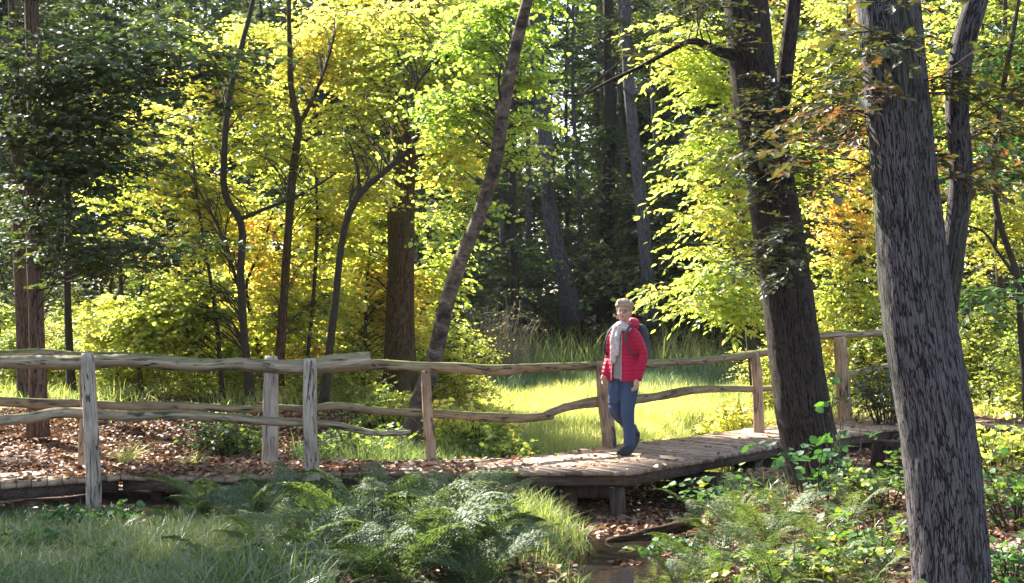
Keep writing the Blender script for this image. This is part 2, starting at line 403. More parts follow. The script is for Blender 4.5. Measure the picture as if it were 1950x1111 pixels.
def deckmat():
    m, nd, lk = newmat('deck_plank_wood')
    at = nd.new('ShaderNodeAttribute'); at.attribute_name = 'h'
    ge = nd.new('ShaderNodeNewGeometry')
    n = noise(nd, lk, ge.outputs['Position'], 9, 5, .6); n2 = noise(nd, lk, ge.outputs['Position'], 70, 3, .6)
    r = ramp(nd, [(0, (.16, .105, .075)), (1, (.37, .275, .20))]); lk.new(at.outputs['Fac'], r.inputs[0])
    d = ramp(nd, [(.35, (.45, .40, .36)), (.6, (1, 1, 1))]); lk.new(n.outputs['Fac'], d.inputs[0])
    c = mixc(nd, lk, 1.0, r.outputs[0], d.outputs[0], 'MULTIPLY')
    finish(nd, lk, c, n2.outputs['Fac'], .5, .006, .75, .3); return m
M['deck'] = deckmat()

def groundmat():
    m, nd, lk = newmat('forest_floor')
    ge = nd.new('ShaderNodeNewGeometry'); at = nd.new('ShaderNodeAttribute'); at.attribute_name = 'h'
    n = noise(nd, lk, ge.outputs['Position'], 18, 6, .7); n2 = noise(nd, lk, ge.outputs['Position'], 1.3, 4)
    r = ramp(nd, [(.35, (.030, .018, .012)), (.55, (.085, .045, .028)), (.7, (.16, .09, .055))]); lk.new(n.outputs['Fac'], r.inputs[0])
    g = ramp(nd, [(.35, (.025, .040, .014)), (.65, (.06, .085, .022))]); lk.new(n.outputs['Fac'], g.inputs[0])
    f = nd.new('ShaderNodeMath'); f.operation = 'MULTIPLY_ADD'; lk.new(n2.outputs['Fac'], f.inputs[0]); f.inputs[1].default_value = .5; lk.new(at.outputs['Fac'], f.inputs[2])
    fr = ramp(nd, [(.55, (0, 0, 0)), (.85, (1, 1, 1))]); lk.new(f.outputs[0], fr.inputs[0])
    c = mixc(nd, lk, fr.outputs[0], r.outputs[0], g.outputs[0])
    finish(nd, lk, c, n.outputs['Fac'], 1.0, .04, .9); return m
M['ground'] = groundmat()

def watermat():
    m, nd, lk = newmat('still_dark_water')
    ge = nd.new('ShaderNodeNewGeometry'); n = noise(nd, lk, ge.outputs['Position'], 5, 3)
    b = finish(nd, lk, (.018, .014, .010), n.outputs['Fac'], .12, .02, .04, .9); return m
M['water'] = watermat()

# ------------------------------------------------------------------ ground and water
def build_ground():
    xs = np.concatenate([np.linspace(-90, -9, 28)[:-1], np.linspace(-9, 9, 190), np.linspace(9, 90, 28)[1:]])
    ys = np.concatenate([np.linspace(-30, 5, 8)[:-1], np.linspace(5, 26, 220), np.linspace(26, 60, 50)[1:], np.linspace(60, 170, 16)[1:]])
    X, Y = np.meshgrid(xs, ys); Z = gz(X, Y)
    green = ss(-1.5, .6, X) * ss(15.5, 18, Y) * (1 - ss(38, 42, Y)) * (1 - .8 * ss(3.2, 4.2, X) * (1 - ss(21, 23, Y)))
    green = np.maximum(green, (1 - ss(11.8, 13, Y)) * (1 - ss(-.4, .6, X)))
    mb = MB(); nx, ny = len(xs), len(ys)
    idx = np.arange(nx * ny).reshape(ny, nx)
    f = np.stack([idx[:-1, :-1], idx[:-1, 1:], idx[1:, 1:], idx[1:, :-1]], -1).reshape(-1, 4)
    mb.add(np.stack([X, Y, Z], -1).reshape(-1, 3), f, green.ravel())
    tag(mb.build('ground', M['ground'], smooth=True), 'forest floor of brown soil and litter with boggy meadow', kind='structure')
    w = MB(); w.add([(-.8, 5, -.455), (5, 5, -.455), (5, 26, -.455), (-.8, 26, -.455)], np.array([[0, 1, 2, 3]]))
    tag(w.build('water', M['water']), 'dark still stream water below the boardwalk', kind='structure')
build_ground()

# ------------------------------------------------------------------ boardwalk
NEAR = np.array([(-7.6, 10.6), (-4.42, 12.70), (-3.58, 13.45), (-2.57, 13.23), (-1.59, 13.72), (1.08, 13.81), (1.9, 14.95), (3.04, 16.7), (4.93, 19.05), (8.2, 19.7)])
FAR = np.array([(-8.2, 11.4), (-4.73, 13.58), (-3.79, 14.35), (-2.65, 14.4), (-1.70, 14.72), (0.12, 15.08), (0.99, 16.4), (2.2, 17.75), (4.3, 20.7), (8.0, 21.2)])
def deck_path(u):
    k = min(int(u), len(NEAR) - 2); f = u - k
    return NEAR[k] * (1 - f) + NEAR[k + 1] * f, FAR[k] * (1 - f) + FAR[k + 1] * f
def build_boardwalk():
    rng = np.random.default_rng(3)
    root = empty('boardwalk', (0, 14.3, -.3), 'low plank boardwalk curving over the stream and away through the wood', 'boardwalk')
    inv = np.array([0, 14.3, -.3])
    def sub(mb, name, mat, smooth=False):
        mb.v = [v - inv for v in mb.v]; return mb.build(name, mat, root, smooth)
    mb = MB()
    for k in range(len(NEAR) - 1):
        L = max(np.linalg.norm(NEAR[k + 1] - NEAR[k]), np.linalg.norm(FAR[k + 1] - FAR[k]))
        n = max(2, int(round(L / .15)))
        for i in range(n):
            a0, b0 = deck_path(k + i / n + .03 / n * 1.0 if True else 0); a1, b1 = deck_path(k + (i + .975) / n - 1e-6)
            ov = rng.normal(.04, .006); d = (a0 - b0) / np.linalg.norm(a0 - b0); e1 = rng.normal(.03, .015)
            z = rng.normal(0, .003); tl = rng.normal(0, .002); th = .036
            q = [a0 + d * ov, a1 + d * ov, b1 - d * e1, b0 - d * e1]
            top = [(*q[0], z), (*q[1], z + tl), (*q[2], z + tl + rng.normal(0, .003)), (*q[3], z)]
            v = np.array(top + [(x, y, zz - th) for x, y, zz in top])
            mb.add(v, np.array([[0, 1, 2, 3], [7, 6, 5, 4], [0, 4, 5, 1], [1, 5, 6, 2], [2, 6, 7, 3], [3, 7, 4, 0]]), np.clip(rng.normal(.55, .28), 0, 1))
    sub(mb, 'deck', M['deck'])
    for k in range(len(NEAR) - 1):
        for E, sgn in ((NEAR, 1), (FAR, -1)):
            a, b = E[k], E[k + 1]; t = (b - a) / np.linalg.norm(b - a); nrm = np.array([t[1], -t[0]]) * sgn
            if E is NEAR: nrm = np.array([t[1], -t[0]])
            m2 = MB(); a = a - nrm * .03 + t * .004; b = b - nrm * .03 - t * .004; w = -nrm * .06; z0, z1 = -.042, -.135 - .01 * (k % 2)
            v = np.array([(*a, z0), (*b, z0), (*(b + w), z0), (*(a + w), z0), (*a, z1), (*b, z1), (*(b + w), z1), (*(a + w), z1)])
            tcv = v[:, [1, 2, 0]]
            m2.add(v, np.array([[0, 3, 2, 1], [4, 5, 6, 7], [0, 1, 5, 4], [1, 2, 6, 5], [2, 3, 7, 6], [3, 0, 4, 7]]), .5, tcv)
            sub(m2, 'edge_beam', M['beam'])
    # cross bearers and stilts
    def box(name, c, ax, hl, hw, z0, z1, mat):
        ax = np.array(ax) / np.linalg.norm(ax); n = np.array([-ax[1], ax[0]]); c = np.array(c)
        q = [c - ax * hl - n * hw, c + ax * hl - n * hw, c + ax * hl + n * hw, c - ax * hl + n * hw]
        v = np.array([(*p, z0) for p in q] + [(*p, z1) for p in q]); m3 = MB()
        m3.add(v, np.array([[0, 3, 2, 1], [4, 5, 6, 7], [0, 1, 5, 4], [1, 2, 6, 5], [2, 3, 7, 6], [3, 0, 4, 7]]), .5, v); sub(m3, name, mat)
    for (px, Y, w) in ((1082, 14.15, .085), (1176, 14.0, .075), (1160, 14.9, .06), (1316, 15.45, .075), (1440, 16.7, .07), (1410, 17.4, .07), (900, 14.1, .07), (640, 14.0, .07), (300, 13.7, .07), (60, 13.0, .07)):
        x = (px - CX) / FPX * Y; p = [(x + rng.normal(0, .006), Y, z) for z in np.linspace(float(gz(x, Y)) - .25, -.17, 5)]
        m3 = MB(); tubes(m3, np.array(p), np.full(5, w), 12, shape=lambda th, s: 1 + .08 * np.sin(3 * th + 5 * s), caps=True); sub(m3, 'support_post', M['beam'], True)
    box('cross_bearer', (.58, 14.25), (1, .06), .42, .05, -.30, -.18, M['beam'])
    box('cross_bearer', (1.85, 15.6), (-.8, .6), .5, .05, -.29, -.18, M['beam'])
    box('cross_bearer', (2.75, 17.0), (-.8, .6), .5, .05, -.29, -.18, M['beam'])
build_boardwalk()

# ------------------------------------------------------------------ fences
def log(path_px, Ys, thick, mat, name, root, seed, n=60, flat=.9, sides=20, taper=(1, 1)):
    """split log rail through photo points; thick = height in photo pixels"""
    rng = np.random.default_rng(seed)
    px = np.array([p[0] for p in path_px], float)
    Yv = np.interp(px, [y[0] for y in Ys], [y[1] for y in Ys])
    pts = np.array([P(p[0], p[1], y) for p, y in zip(path_px, Yv)])
    n = max(24, int(np.linalg.norm(pts[-1] - pts[0]) / .045))
    q = resample(pts, n)
    s = np.linspace(0, 1, n)
    th = np.interp(s, np.linspace(0, 1, len(thick)), thick) if np.ndim(thick) else np.full(n, thick)
    r = th / 2 / FPX * np.interp(q[:, 1], [0, 100], [0, 100]) * np.interp(s, [0, 1], taper)
    L = np.linalg.norm(np.diff(q, axis=0), axis=1).sum()
    r = r * (1 + .10 * vnoise(s * L * 2.2, s * 0 + seed, 3) + .05 * vnoise(s * L * 8, s * 0 + seed, 4))
    r[0] *= .86; r[-1] *= .86
    a1, a2, p1, p2 = rng.uniform(.05, .1), rng.uniform(.04, .08), *rng.uniform(0, 6, 2)
    def shp(t, ss_):
        g = 1 + a1 * np.sin(2 * t + p1 + .6 * ss_) + a2 * np.sin(3 * t + p2 - .5 * ss_) + .03 * np.sin(7 * t + 2.1 * ss_ + p1)
        # a long drying crack that wanders round the log
        c = np.cos(t - (1.1 + .5 * np.sin(ss_ * 1.3 + p2))); g = g - .16 * np.clip((c - .965) / .035, 0, 1)
        return g
    mb = MB(); tubes(mb, q - np.array(root.location), r, sides, shape=shp, caps=True, flat=flat)
    mb.tc = [t + seed * 1.7 for t in mb.tc]
    return mb.build(name, mat, root, True)

def post(px0, top, px1, base, Y, wpx, mat, root, seed, below=.25, lean=0, fl=1.0):
    rng = np.random.default_rng(seed)
    a = P(px1, base, Y); b = P(px0, top, Y + lean)
    n = 34; t = np.linspace(0, 1, n)[:, None]
    a2 = a + (a - b) / np.linalg.norm(a - b) * below
    q = a2 * (1 - t) + b * t
    q[:, 0] += .012 * vnoise(t[:, 0] * 3, t[:, 0] * 0 + seed, 7); q[:, 1] += .01 * vnoise(t[:, 0] * 3, t[:, 0] * 0 + seed, 8)
    r = np.full(n, wpx / 2 / FPX * Y) * np.linspace(1.1, .94, n); r[-1] *= .82
    r[-2] *= 1.0
    p1, p2 = rng.uniform(0, 6, 2)
    def shp(th, s):
        g = 1 + .06 * np.sin(2 * th + p1) + .05 * np.sin(4 * th + p2 + .4 * s) + .02 * np.sin(9 * th + 1.5 * s)
        c = np.cos(th - (4.4 + .3 * np.sin(s * 2 + p1))); return g - .14 * np.clip((c - .96) / .04, 0, 1)
    mb = MB(); tubes(mb, q - np.array(root.location), r, 20, shape=shp, caps=True)
    mb.tc = [tt + seed * 1.3 for tt in mb.tc]
    return mb.build('post', mat, root, True)

fn = empty('rustic_fence', (-2.5, 13, -.25), 'weathered grey log fence on the near side of the boardwalk', 'fence', 'rustic log fences along the boardwalk')
YN = [(-200, 12.6), (0, 13.03), (170, 13.06), (595, 13.36), (800, 13.55)]
log([(-160, 690), (0, 690), (80, 689), (150, 691), (220, 687), (300, 690), (380, 696), (450, 694), (520, 699), (580, 700), (640, 693), (705, 686)], YN, [28, 31, 30, 31, 29, 30, 27, 32, 38, 36], M['rail'], 'rail', fn, 1)
log([(-160, 806), (0, 801), (50, 796), (110, 786), (170, 787), (230, 792), (330, 790), (440, 797), (520, 803), (590, 806), (640, 810), (700, 823), (735, 826), (782, 823)], YN, [20, 22, 22, 21, 19, 17, 15, 11], M['rail'], 'rail', fn, 2)
post(165, 672, 178, 962, 12.9, 27, M['post'], fn, 11)
post(590, 683, 598, 984, 13.2, 25, M['post'], fn, 12)
ff = empty('rustic_fence', (0, 15, -.2), 'mossy brown log fence along the far side of the boardwalk', 'fence', 'rustic log fences along the boardwalk')
YF = [(-200, 13.6), (0, 14.0), (155, 14.45), (510, 14.6), (815, 14.95), (1150, 16.5), (1445, 18.5), (1600, 20.9)]
log([(-160, 680), (0, 677), (80, 674), (150, 680), (260, 684), (400, 694), (520, 698), (640, 700), (720, 694), (790, 698), (860, 700), (940, 705), (1010, 701), (1080, 698), (1140, 697)], YF, [18, 20, 20, 24, 24, 25, 23, 22, 23, 19, 17], M['rail_mossy'], 'rail', ff, 3)
log([(1142, 696), (1200, 695), (1260, 691), (1330, 687), (1390, 681), (1440, 674), (1500, 664)], YF, [15, 17, 17, 17, 16], M['rail_mossy'], 'rail', ff, 4)
log([(-160, 764), (0, 765), (60, 768), (150, 770), (250, 773), (350, 773), (440, 778), (540, 779)], YF, [17, 19, 18, 19, 17, 14], M['rail_mossy'], 'rail', ff, 5)
log([(488, 770), (530, 776), (590, 779), (630, 774), (700, 781), (770, 786), (840, 789), (920, 794), (1000, 796), (1052, 791)], YF, [12, 16, 17, 17, 19, 19, 18, 16], M['rail_mossy'], 'rail', ff, 6)
log([(1030, 793), (1065, 779), (1120, 767), (1190, 762), (1250, 755), (1310, 744), (1380, 740), (1440, 741), (1500, 737)], YF, [16, 20, 18, 17, 14, 13, 13], M['rail_mossy'], 'rail', ff, 7)
post(161, 700, 160, 890, 14.35, 22, M['post_brown'], ff, 21)
post(515, 678, 512, 886, 14.45, 27, M['post'], ff, 22)
post(812, 706, 820, 880, 14.85, 21, M['post_brown'], ff, 23)
post(1146, 688, 1160, 852, 16.4, 24, M['post_brown'], ff, 24)
post(1439, 672, 1446, 822, 18.4, 19, M['post_brown'], ff, 25)
fr_ = empty('rustic_fence', (5.2, 21, -.1), 'sunlit pale log fence beyond the dark oak where the boardwalk ends', 'fence', 'rustic log fences along the boardwalk')
log([(1555, 641), (1600, 638), (1650, 636), (1700, 632), (1785, 640)], [(1500, 20.9), (2000, 21.6)], [17, 17, 16, 15, 14], M['rail'], 'rail', fr_, 8)
log([(1578, 714), (1620, 712), (1660, 704), (1710, 696), (1785, 700)], [(1500, 20.95), (2000, 21.6)], [11, 12, 13, 12], M['rail'], 'rail', fr_, 9)
post(1600, 642, 1610, 797, 20.8, 25, M['post_brown'], fr_, 26)
post(1776, 645, 1780, 800, 21.25, 22, M['post_brown'], fr_, 27)

# ------------------------------------------------------------------ trees
def trunk(path_px, Y, w, root, mat, sides=14, n=40, lump=.05, flare=.5, flare_h=.35, name='trunk', seed=0, mbx=None, step=None, rough=0):
    pts = np.array([P(a, b, Y if np.isscalar(Y) else np.interp(b, *Y)) for a, b in path_px])
    ln = np.linalg.norm(np.diff(pts, axis=0), axis=1).sum()
    q = resample(pts, n if step is None else int(ln / step))
    m = len(q)
    r = np.interp(np.linspace(0, 1, m), np.linspace(0, 1, len(w)), w) / 2 / FPX * q[:, 1]
    hgt = q[:, 2] - q[0, 2]
    fl = flare * np.exp(-np.clip(hgt, 0, 9) / flare_h)
    def shp(th, s):
        lobes = .5 + .5 * np.sin(5 * th + seed) * .7 + .3 * np.sin(3 * th + 2 * seed)
        return 1 + fl[None, :, None] * lobes + lump * vnoise(th * 1.0 + 0 * s, s * 1.5, seed) * np.sin(th / 2) ** 2 * 2 + lump * .5 * np.sin(3 * th + s * 1.2 + seed) + rough * np.abs(vnoise(th * 5.1, s * 5, seed) + .7 * vnoise(th * 9.3, s * 9, seed + 1))
    mb = mbx or MB()
    tubes(mb, q - np.array(root.location), r, sides, shape=shp, caps=True)
    if mbx is None: mb.tc = [t + seed * 1.1 for t in mb.tc]; mb.build(name, mat, root, True)
    return q, r

def hclump(mean, amp=.18, sc_=1.3, seed=0, zg=0):
    def f(p, rng): return np.clip(mean + amp * vnoise(p[:, 0] * sc_ + seed, p[:, 2] * sc_ + p[:, 1] * .7, seed) + zg * (p[:, 2] - 2) + rng.normal(0, .05, len(p)), 0, 1)
    return f

def finish_crown(root, ml, mt, leafm, twigm=None):
    loc = np.array(root.location)
    if mt.n: mt.v = [v - loc for v in mt.v]; mt.build('branches', twigm or M['twig'], root)
    if ml.n: ml.v = [v - loc for v in ml.v]; ml.build('crown', leafm, root)

def tree(name, label, cat, path, Y, w, barkm, blobs, leafm, hf, seed, ntw=14, K=12, leaf=.07, twl=.55, sides=12, extra=(), group=None, bare_limb=False, **kw):
    rng = np.random.default_rng(seed)
    tk = {k: kw.pop(k) for k in list(kw) if k in ('lump', 'flare', 'flare_h', 'step', 'n', 'rough')}
    b = P(path[0][0], path[0][1], Y if np.isscalar(Y) else np.interp(path[0][1], *Y))
    root = empty(name, (b[0], b[1], float(gz(b[0], b[1]))), label, cat, group)
    q, r = trunk(path, Y, w, root, barkm, sides, seed=seed, **tk)
    tr = [q[len(q) // 10:]]
    if extra:
        mbx = MB()
        for ep, ey, ew in extra:
            eq, er = trunk(ep, ey, ew, root, barkm, 8, n=24, flare=0, seed=seed + 1, mbx=mbx); tr.append(eq)
        mbx.build('limb', barkm, root, True)
    ml, mt = MB(), MB()
    if bare_limb: tr = tr[:1]
    if blobs: foliate(rng, ml, mt, tr, 'thin' if max(w) < 45 else None, blobs, ntw, K, leaf, hf, twl, **kw)
    finish_crown(root, ml, mt, leafm)
    return root

NEAROAK = 8.6
# right-hand oak, near the camera
rng0 = np.random.default_rng(5)
tree('oak_tree', 'thick grey oak with deeply furrowed bark, nearest to the viewer', 'tree',
     [(1815, 1200), (1808, 1000), (1785, 800), (1750, 600), (1726, 400), (1705, 200), (1690, 0), (1680, -260), (1675, -700), (1690, -1300)], NEAROAK,
     [140, 137, 132, 126, 120, 115, 110, 103, 90, 55], M['bark_grey'],
     [(1700, 60, 170, 150, 8.3, .5, 8), (1860, 250, 130, 160, 8.8, .6, 10), (1560, 230, 110, 130, 8.6, .5, 7), (1750, -500, 700, 200, 9, 1.8, 26), (1500, -1000, 1100, 250, 9.5, 2.5, 34)],
     M['leaf_oak'], hclump(.5, .3, 2.0, 3), 5, ntw=7, K=8, leaf=.085, twl=.4, sides=90, step=.025, lump=.045, flare=.15, rough=.035,
     extra=[([(1795, 590), (1812, 500), (1822, 430), (1830, 330), (1822, 200), (1835, 80), (1865, -20), (1900, -300)], 8.75, [60, 44, 46, 46, 48, 44, 38, 26])], shape='oak', t0=.3, br=.012)
tree('oak_tree', 'dark trunked oak leaning left in front of the boardwalk fence', 'tree',
     [(1568, 950), (1552, 880), (1530, 780), (1510, 650), (1490, 500), (1468, 350), (1440, 180), (1420, 0), (1400, -200), (1390, -700), (1400, -1100)], 14.3,
     [108, 102, 97, 89, 85, 84, 84, 84, 80, 68, 40], M['bark_dark'],
     [(1440, 250, 120, 130, 13.4, .5, 12), (1480, 470, 130, 60, 13.3, .4, 10), (1350, 40, 90, 60, 13.5, .5, 7), (1590, 250, 90, 200, 13.8, .7, 14), (1400, -450, 900, 240, 14.5, 3, 50), (1500, -900, 1000, 300, 15, 3.4, 40)],
     M['leaf_oak'], hclump(.34, .28, 1.4, 8), 6, ntw=9, K=9, leaf=.085, twl=.45, sides=60, step=.035, lump=.03, flare=.30, flare_h=.25, rough=.02,
     extra=[([(1400, 105), (1370, 98), (1320, 78), (1270, 100), (1215, 130), (1160, 155), (1110, 180), (1065, 182)], 14.1, [26, 17, 11, 9, 7, 6, 4, 3]),
            ([(1492, 330), (1490, 200), (1500, 100), (1512, 0), (1520, -200)], 14.5, [24, 30, 30, 26, 18])], shape='oak', t0=.3, br=.014)
# pair of reddish trunks at the left edge, carrying the dark layered canopy
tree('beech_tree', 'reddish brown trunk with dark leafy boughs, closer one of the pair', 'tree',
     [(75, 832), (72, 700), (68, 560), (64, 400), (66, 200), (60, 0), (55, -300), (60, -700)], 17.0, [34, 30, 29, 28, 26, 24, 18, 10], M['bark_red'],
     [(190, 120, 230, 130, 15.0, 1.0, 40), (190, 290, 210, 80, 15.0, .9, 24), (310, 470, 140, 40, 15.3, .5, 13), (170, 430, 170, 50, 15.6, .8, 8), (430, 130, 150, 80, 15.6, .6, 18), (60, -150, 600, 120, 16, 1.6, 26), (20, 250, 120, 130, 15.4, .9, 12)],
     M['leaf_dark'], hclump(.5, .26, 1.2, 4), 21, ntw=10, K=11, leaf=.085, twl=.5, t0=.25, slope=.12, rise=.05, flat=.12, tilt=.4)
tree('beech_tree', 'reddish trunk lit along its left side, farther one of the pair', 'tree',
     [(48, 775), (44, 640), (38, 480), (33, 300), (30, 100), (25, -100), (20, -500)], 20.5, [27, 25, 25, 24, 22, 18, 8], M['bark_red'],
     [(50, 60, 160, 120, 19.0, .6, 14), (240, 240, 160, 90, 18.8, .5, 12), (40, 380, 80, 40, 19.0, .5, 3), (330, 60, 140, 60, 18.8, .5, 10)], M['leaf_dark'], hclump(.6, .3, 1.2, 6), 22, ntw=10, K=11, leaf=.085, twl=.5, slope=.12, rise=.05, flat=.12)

# the sunlit thicket: slim trees with yellowing leaves
HY1 = hclump(.50, .17, .9, 2)
SL = 'slim tree'
tree('hornbeam_tree', 'slim dark crooked stem forking at head height in the yellow thicket', SL,
     [(478, 765), (465, 640), (458, 520), (455, 415), (435, 385), (428, 280), (440, 170), (457, 100), (482, 0), (500, -100)], 20.0, [16, 15, 15, 14, 13, 12, 11, 10, 9, 5], M['bark_thin'],
     [(400, 360, 130, 170, 21.6, .35, 30), (440, 140, 150, 120, 21.7, .35, 30), (350, 560, 130, 120, 21.4, .35, 22)], M['leaf_yellow'], HY1, 31, tilt=.85,
     extra=[([(458, 418), (500, 400), (540, 385), (590, 362), (640, 330)], 20.0, [9, 7, 6, 5, 3]), ([(458, 560), (430, 470), (400, 400), (370, 350)], 20.1, [7, 6, 4, 3])], group='slim trees of the sunlit thicket', ntw=16, K=13, leaf=.070)
tree('hornbeam_tree', 'slim straight brown stem with a fork of twigs high in the thicket', SL,
     [(528, 735), (537, 620), (545, 500), (552, 400), (560, 310), (569, 235), (556, 180), (552, 100), (550, -120)], 20.5, [19, 17, 16, 16, 15, 13, 10, 8, 5], M['bark_brown'],
     [(560, 330, 130, 150, 21.9, .3, 25), (590, 110, 150, 120, 22.0, .3, 24), (560, 570, 140, 120, 21.8, .3, 22)], M['leaf_yellow'], hclump(.52, .18, .9, 5), 32, tilt=.85,
     extra=[([(569, 238), (590, 200), (612, 150), (640, 60)], 20.5, [9, 7, 5, 3])], group='slim trees of the sunlit thicket', ntw=16, K=13, leaf=.070)
tree('hornbeam_tree', 'black curving stem that bends right across the brown trunk', SL,
     [(616, 775), (628, 660), (640, 560), (650, 470), (668, 400), (684, 372), (738, 322), (783, 280), (800, 238), (782, 190), (800, 150), (880, 90), (990, 38)], 19.5, [15, 15, 15, 14, 13, 13, 12, 11, 9, 6, 6, 5, 3], M['bark_thin'],
     [(690, 110, 130, 110, 21.5, .35, 26), (690, 330, 70, 110, 21.3, .3, 14), (850, 130, 110, 90, 20.4, .4, 20), (660, 230, 70, 90, 21.4, .3, 12)], M['leaf_yellow'], hclump(.54, .18, 1.0, 9), 33, bare_limb=True, tilt=.85,
     extra=[([(684, 374), (682, 330), (672, 290), (664, 270)], 19.5, [8, 6, 5, 3])], group='slim trees of the sunlit thicket', ntw=16, K=13, leaf=.068)
tree('oak_tree', 'straight brown ridged trunk standing upright behind the fence', 'tree',
     [(764, 745), (763, 620), (764, 500), (765, 380), (766, 250), (762, 120), (755, 0), (750, -200), (745, -500)], 22.0, [58, 52, 51, 49, 47, 44, 40, 32, 18], M['bark_brown'],
     [(720, 20, 170, 90, 22.3, .4, 26), (870, 0, 130, 90, 22.3, .4, 22), (760, 130, 90, 60, 21.4, .3, 10), (880, 290, 80, 90, 22.3, .35, 18), (680, 470, 65, 130, 22.4, .3, 18), (850, 480, 60, 90, 22.6, .3, 6)], M['leaf_yellow'], hclump(.52, .18, .9, 11), 34, tilt=.85, ntw=16, K=13, leaf=.08, sides=40, step=.05)
tree('birch_tree', 'leaning birch with pale banded bark and black foot', 'tree',
     [(778, 850), (795, 780), (826, 690), (848, 590), (876, 500), (912, 410), (940, 320), (960, 200), (980, 100), (1000, 20), (1030, -100), (1060, -300)], 18.0, [36, 33, 30, 28, 27, 27, 25, 24, 21, 17, 13, 8], M['birch'],
     [(850, 240, 90, 90, 18.8, .35, 18), (1000, 220, 40, 120, 18.5, .25, 13), (900, 60, 120, 70, 19, .4, 20), (1000, -30, 70, 40, 18.4, .3, 6), (800, -330, 280, 130, 18.6, .8, 30), (870, 390, 50, 60, 18.8, .4, 6)], M['leaf_lime'], hclump(.46, .14, 1.2, 12), 35, tilt=.85, ntw=12, K=12, leaf=.062, sides=30, step=.05, shape='round', flare=.3,  # the big crown blob above the frame is added to shade the right foreground
     extra=[([(958, 215), (950, 150), (956, 120)], 17.95, [6, 5, 3])])
# leafy understory making up the rest of the thicket
for i, (path, Y, w, bl, lab, hm) in enumerate([
    ([(425, 765), (415, 640), (405, 560), (385, 440), (372, 350), (365, 250)], 20.6, [9, 8, 7, 6, 5, 3], [(330, 330, 80, 140, 21.5, .3, 12), (310, 600, 80, 70, 20.8, .3, 14)], 'thin sapling slanting left, with lime leaves low over the fence rail', .5),
    ([(575, 770), (590, 640), (600, 520), (604, 420), (600, 300)], 21.2, [8, 7, 7, 6, 3], [(640, 420, 60, 130, 21.8, .3, 14), (620, 600, 70, 90, 21.7, .3, 12)], 'thin upright sapling between the straight stem and the curving black stem', .6),
    ([(505, 760), (488, 640), (470, 540), (500, 470), (520, 400)], 21.6, [9, 8, 7, 6, 3], [(480, 600, 90, 90, 22.2, .3, 10), (500, 450, 70, 90, 22.2, .3, 8)], 'thin sapling crossing behind the forked stem', .62),
    ([(225, 740), (232, 600), (228, 450), (240, 330), (250, 200)], 22.6, [10, 9, 8, 6, 3], [(240, 420, 90, 110, 22.4, .3, 10), (270, 230, 90, 100, 22.4, .3, 10), (200, 600, 70, 70, 22.2, .3, 8)], 'thin sapling with pale yellow leaves behind the edge of the dark canopy', .6),
    ([(268, 745), (262, 640), (268, 560), (280, 480)], 21.0, [8, 7, 5, 3], [(290, 640, 60, 50, 20.6, .5, 10), (255, 610, 40, 40, 20.6, .4, 6)], 'low leafy sapling at the left end of the yellow thicket', .45),
    ([(690, 760), (695, 640), (700, 520), (708, 430)], 22.2, [8, 7, 6, 3], [(700, 600, 60, 110, 22.6, .3, 14), (830, 580, 60, 90, 22.8, .3, 12)], 'thin sapling close left of the straight brown trunk', .62),
]):
    tree('sapling', lab, 'sapling', path, Y, w, M['bark_thin'], bl, M['leaf_yellow'], hclump(hm, .2, 1, 20 + i), 50 + i, tilt=.85, ntw=18, K=13, leaf=.078, group='slim trees of the sunlit thicket', sides=8)
# left: two bare slim stems
tree('sapling', 'bare dark stem rising right of the reddish pair', SL, [(136, 745), (131, 640), (128, 520), (130, 400), (124, 250), (120, 60)], 21.0, [17, 15, 13, 12, 10, 6], M['bark_thin'], [(120, 560, 60, 60, 22, .5, 5), (160, 160, 120, 160, 21.5, .8, 10)], M['leaf_dark'], hclump(.75, .2, 1, 3), 60, ntw=10, sides=8)
tree('sapling', 'slim stem splitting in two above the far rail near the left post', SL, [(190, 720), (196, 640), (203, 600), (212, 540), (225, 470)], 23.0, [13, 12, 10, 7, 4], M['bark_thin'], [(210, 480, 60, 60, 23.5, .5, 4)], M['leaf_yellow'], hclump(.5, .2, 1, 3), 61, ntw=8, sides=8,
     extra=[([(202, 610), (192, 540), (186, 470)], 23.0, [8, 6, 3]), ([(203, 600), (225, 560), (243, 520)], 23.0, [6, 5, 3])])

# right: sunlit chestnut behind the dark oak
tree('chestnut_tree', 'bright lime-yellow chestnut glowing behind the dark leaning oak', 'tree',
     [(1440, 735), (1425, 600), (1415, 450), (1400, 300), (1390, 100), (1380, -150)], 23.0, [20, 19, 17, 15, 12, 6], M['bark_thin'],
     [(1370, 260, 130, 125, 21.8, .4, 23), (1395, 430, 105, 100, 21.6, .4, 20), (1350, 90, 135, 90, 22, .4, 20), (1400, 570, 65, 60, 21.3, .4, 14), (1290, 560, 95, 34, 20.6, .3, 9), (1275, 60, 60, 60, 21.6, .3, 8), (1310, 350, 60, 70, 21.4, .3, 6), (1370, 500, 70, 40, 21, .4, 9), (1545, 300, 90, 150, 23.0, .4, 18)],
     M['leaf_lime'], hclump(.62, .16, 1.0, 14), 71, tilt=.7, ntw=12, K=11, leaf=.12, twl=.5, shape='long', droop=.4)
tree('maple_tree', 'orange and yellow tree glowing between the two oak trunks', 'tree',
     [(1640, 740), (1630, 560), (1625, 400), (1620, 200), (1615, -50)], 25.0, [20, 18, 16, 14, 7], M['bark_thin'],
     [(1600, 120, 110, 130, 24.5, .45, 34), (1610, 390, 100, 130, 24.5, .45, 34), (1600, 570, 90, 80, 24.6, .4, 22), (1540, 660, 70, 50, 24.6, .4, 12)],
     M['leaf_yellow'], hclump(.68, .22, .9, 17), 72, tilt=.85, ntw=14, K=12, leaf=.075)
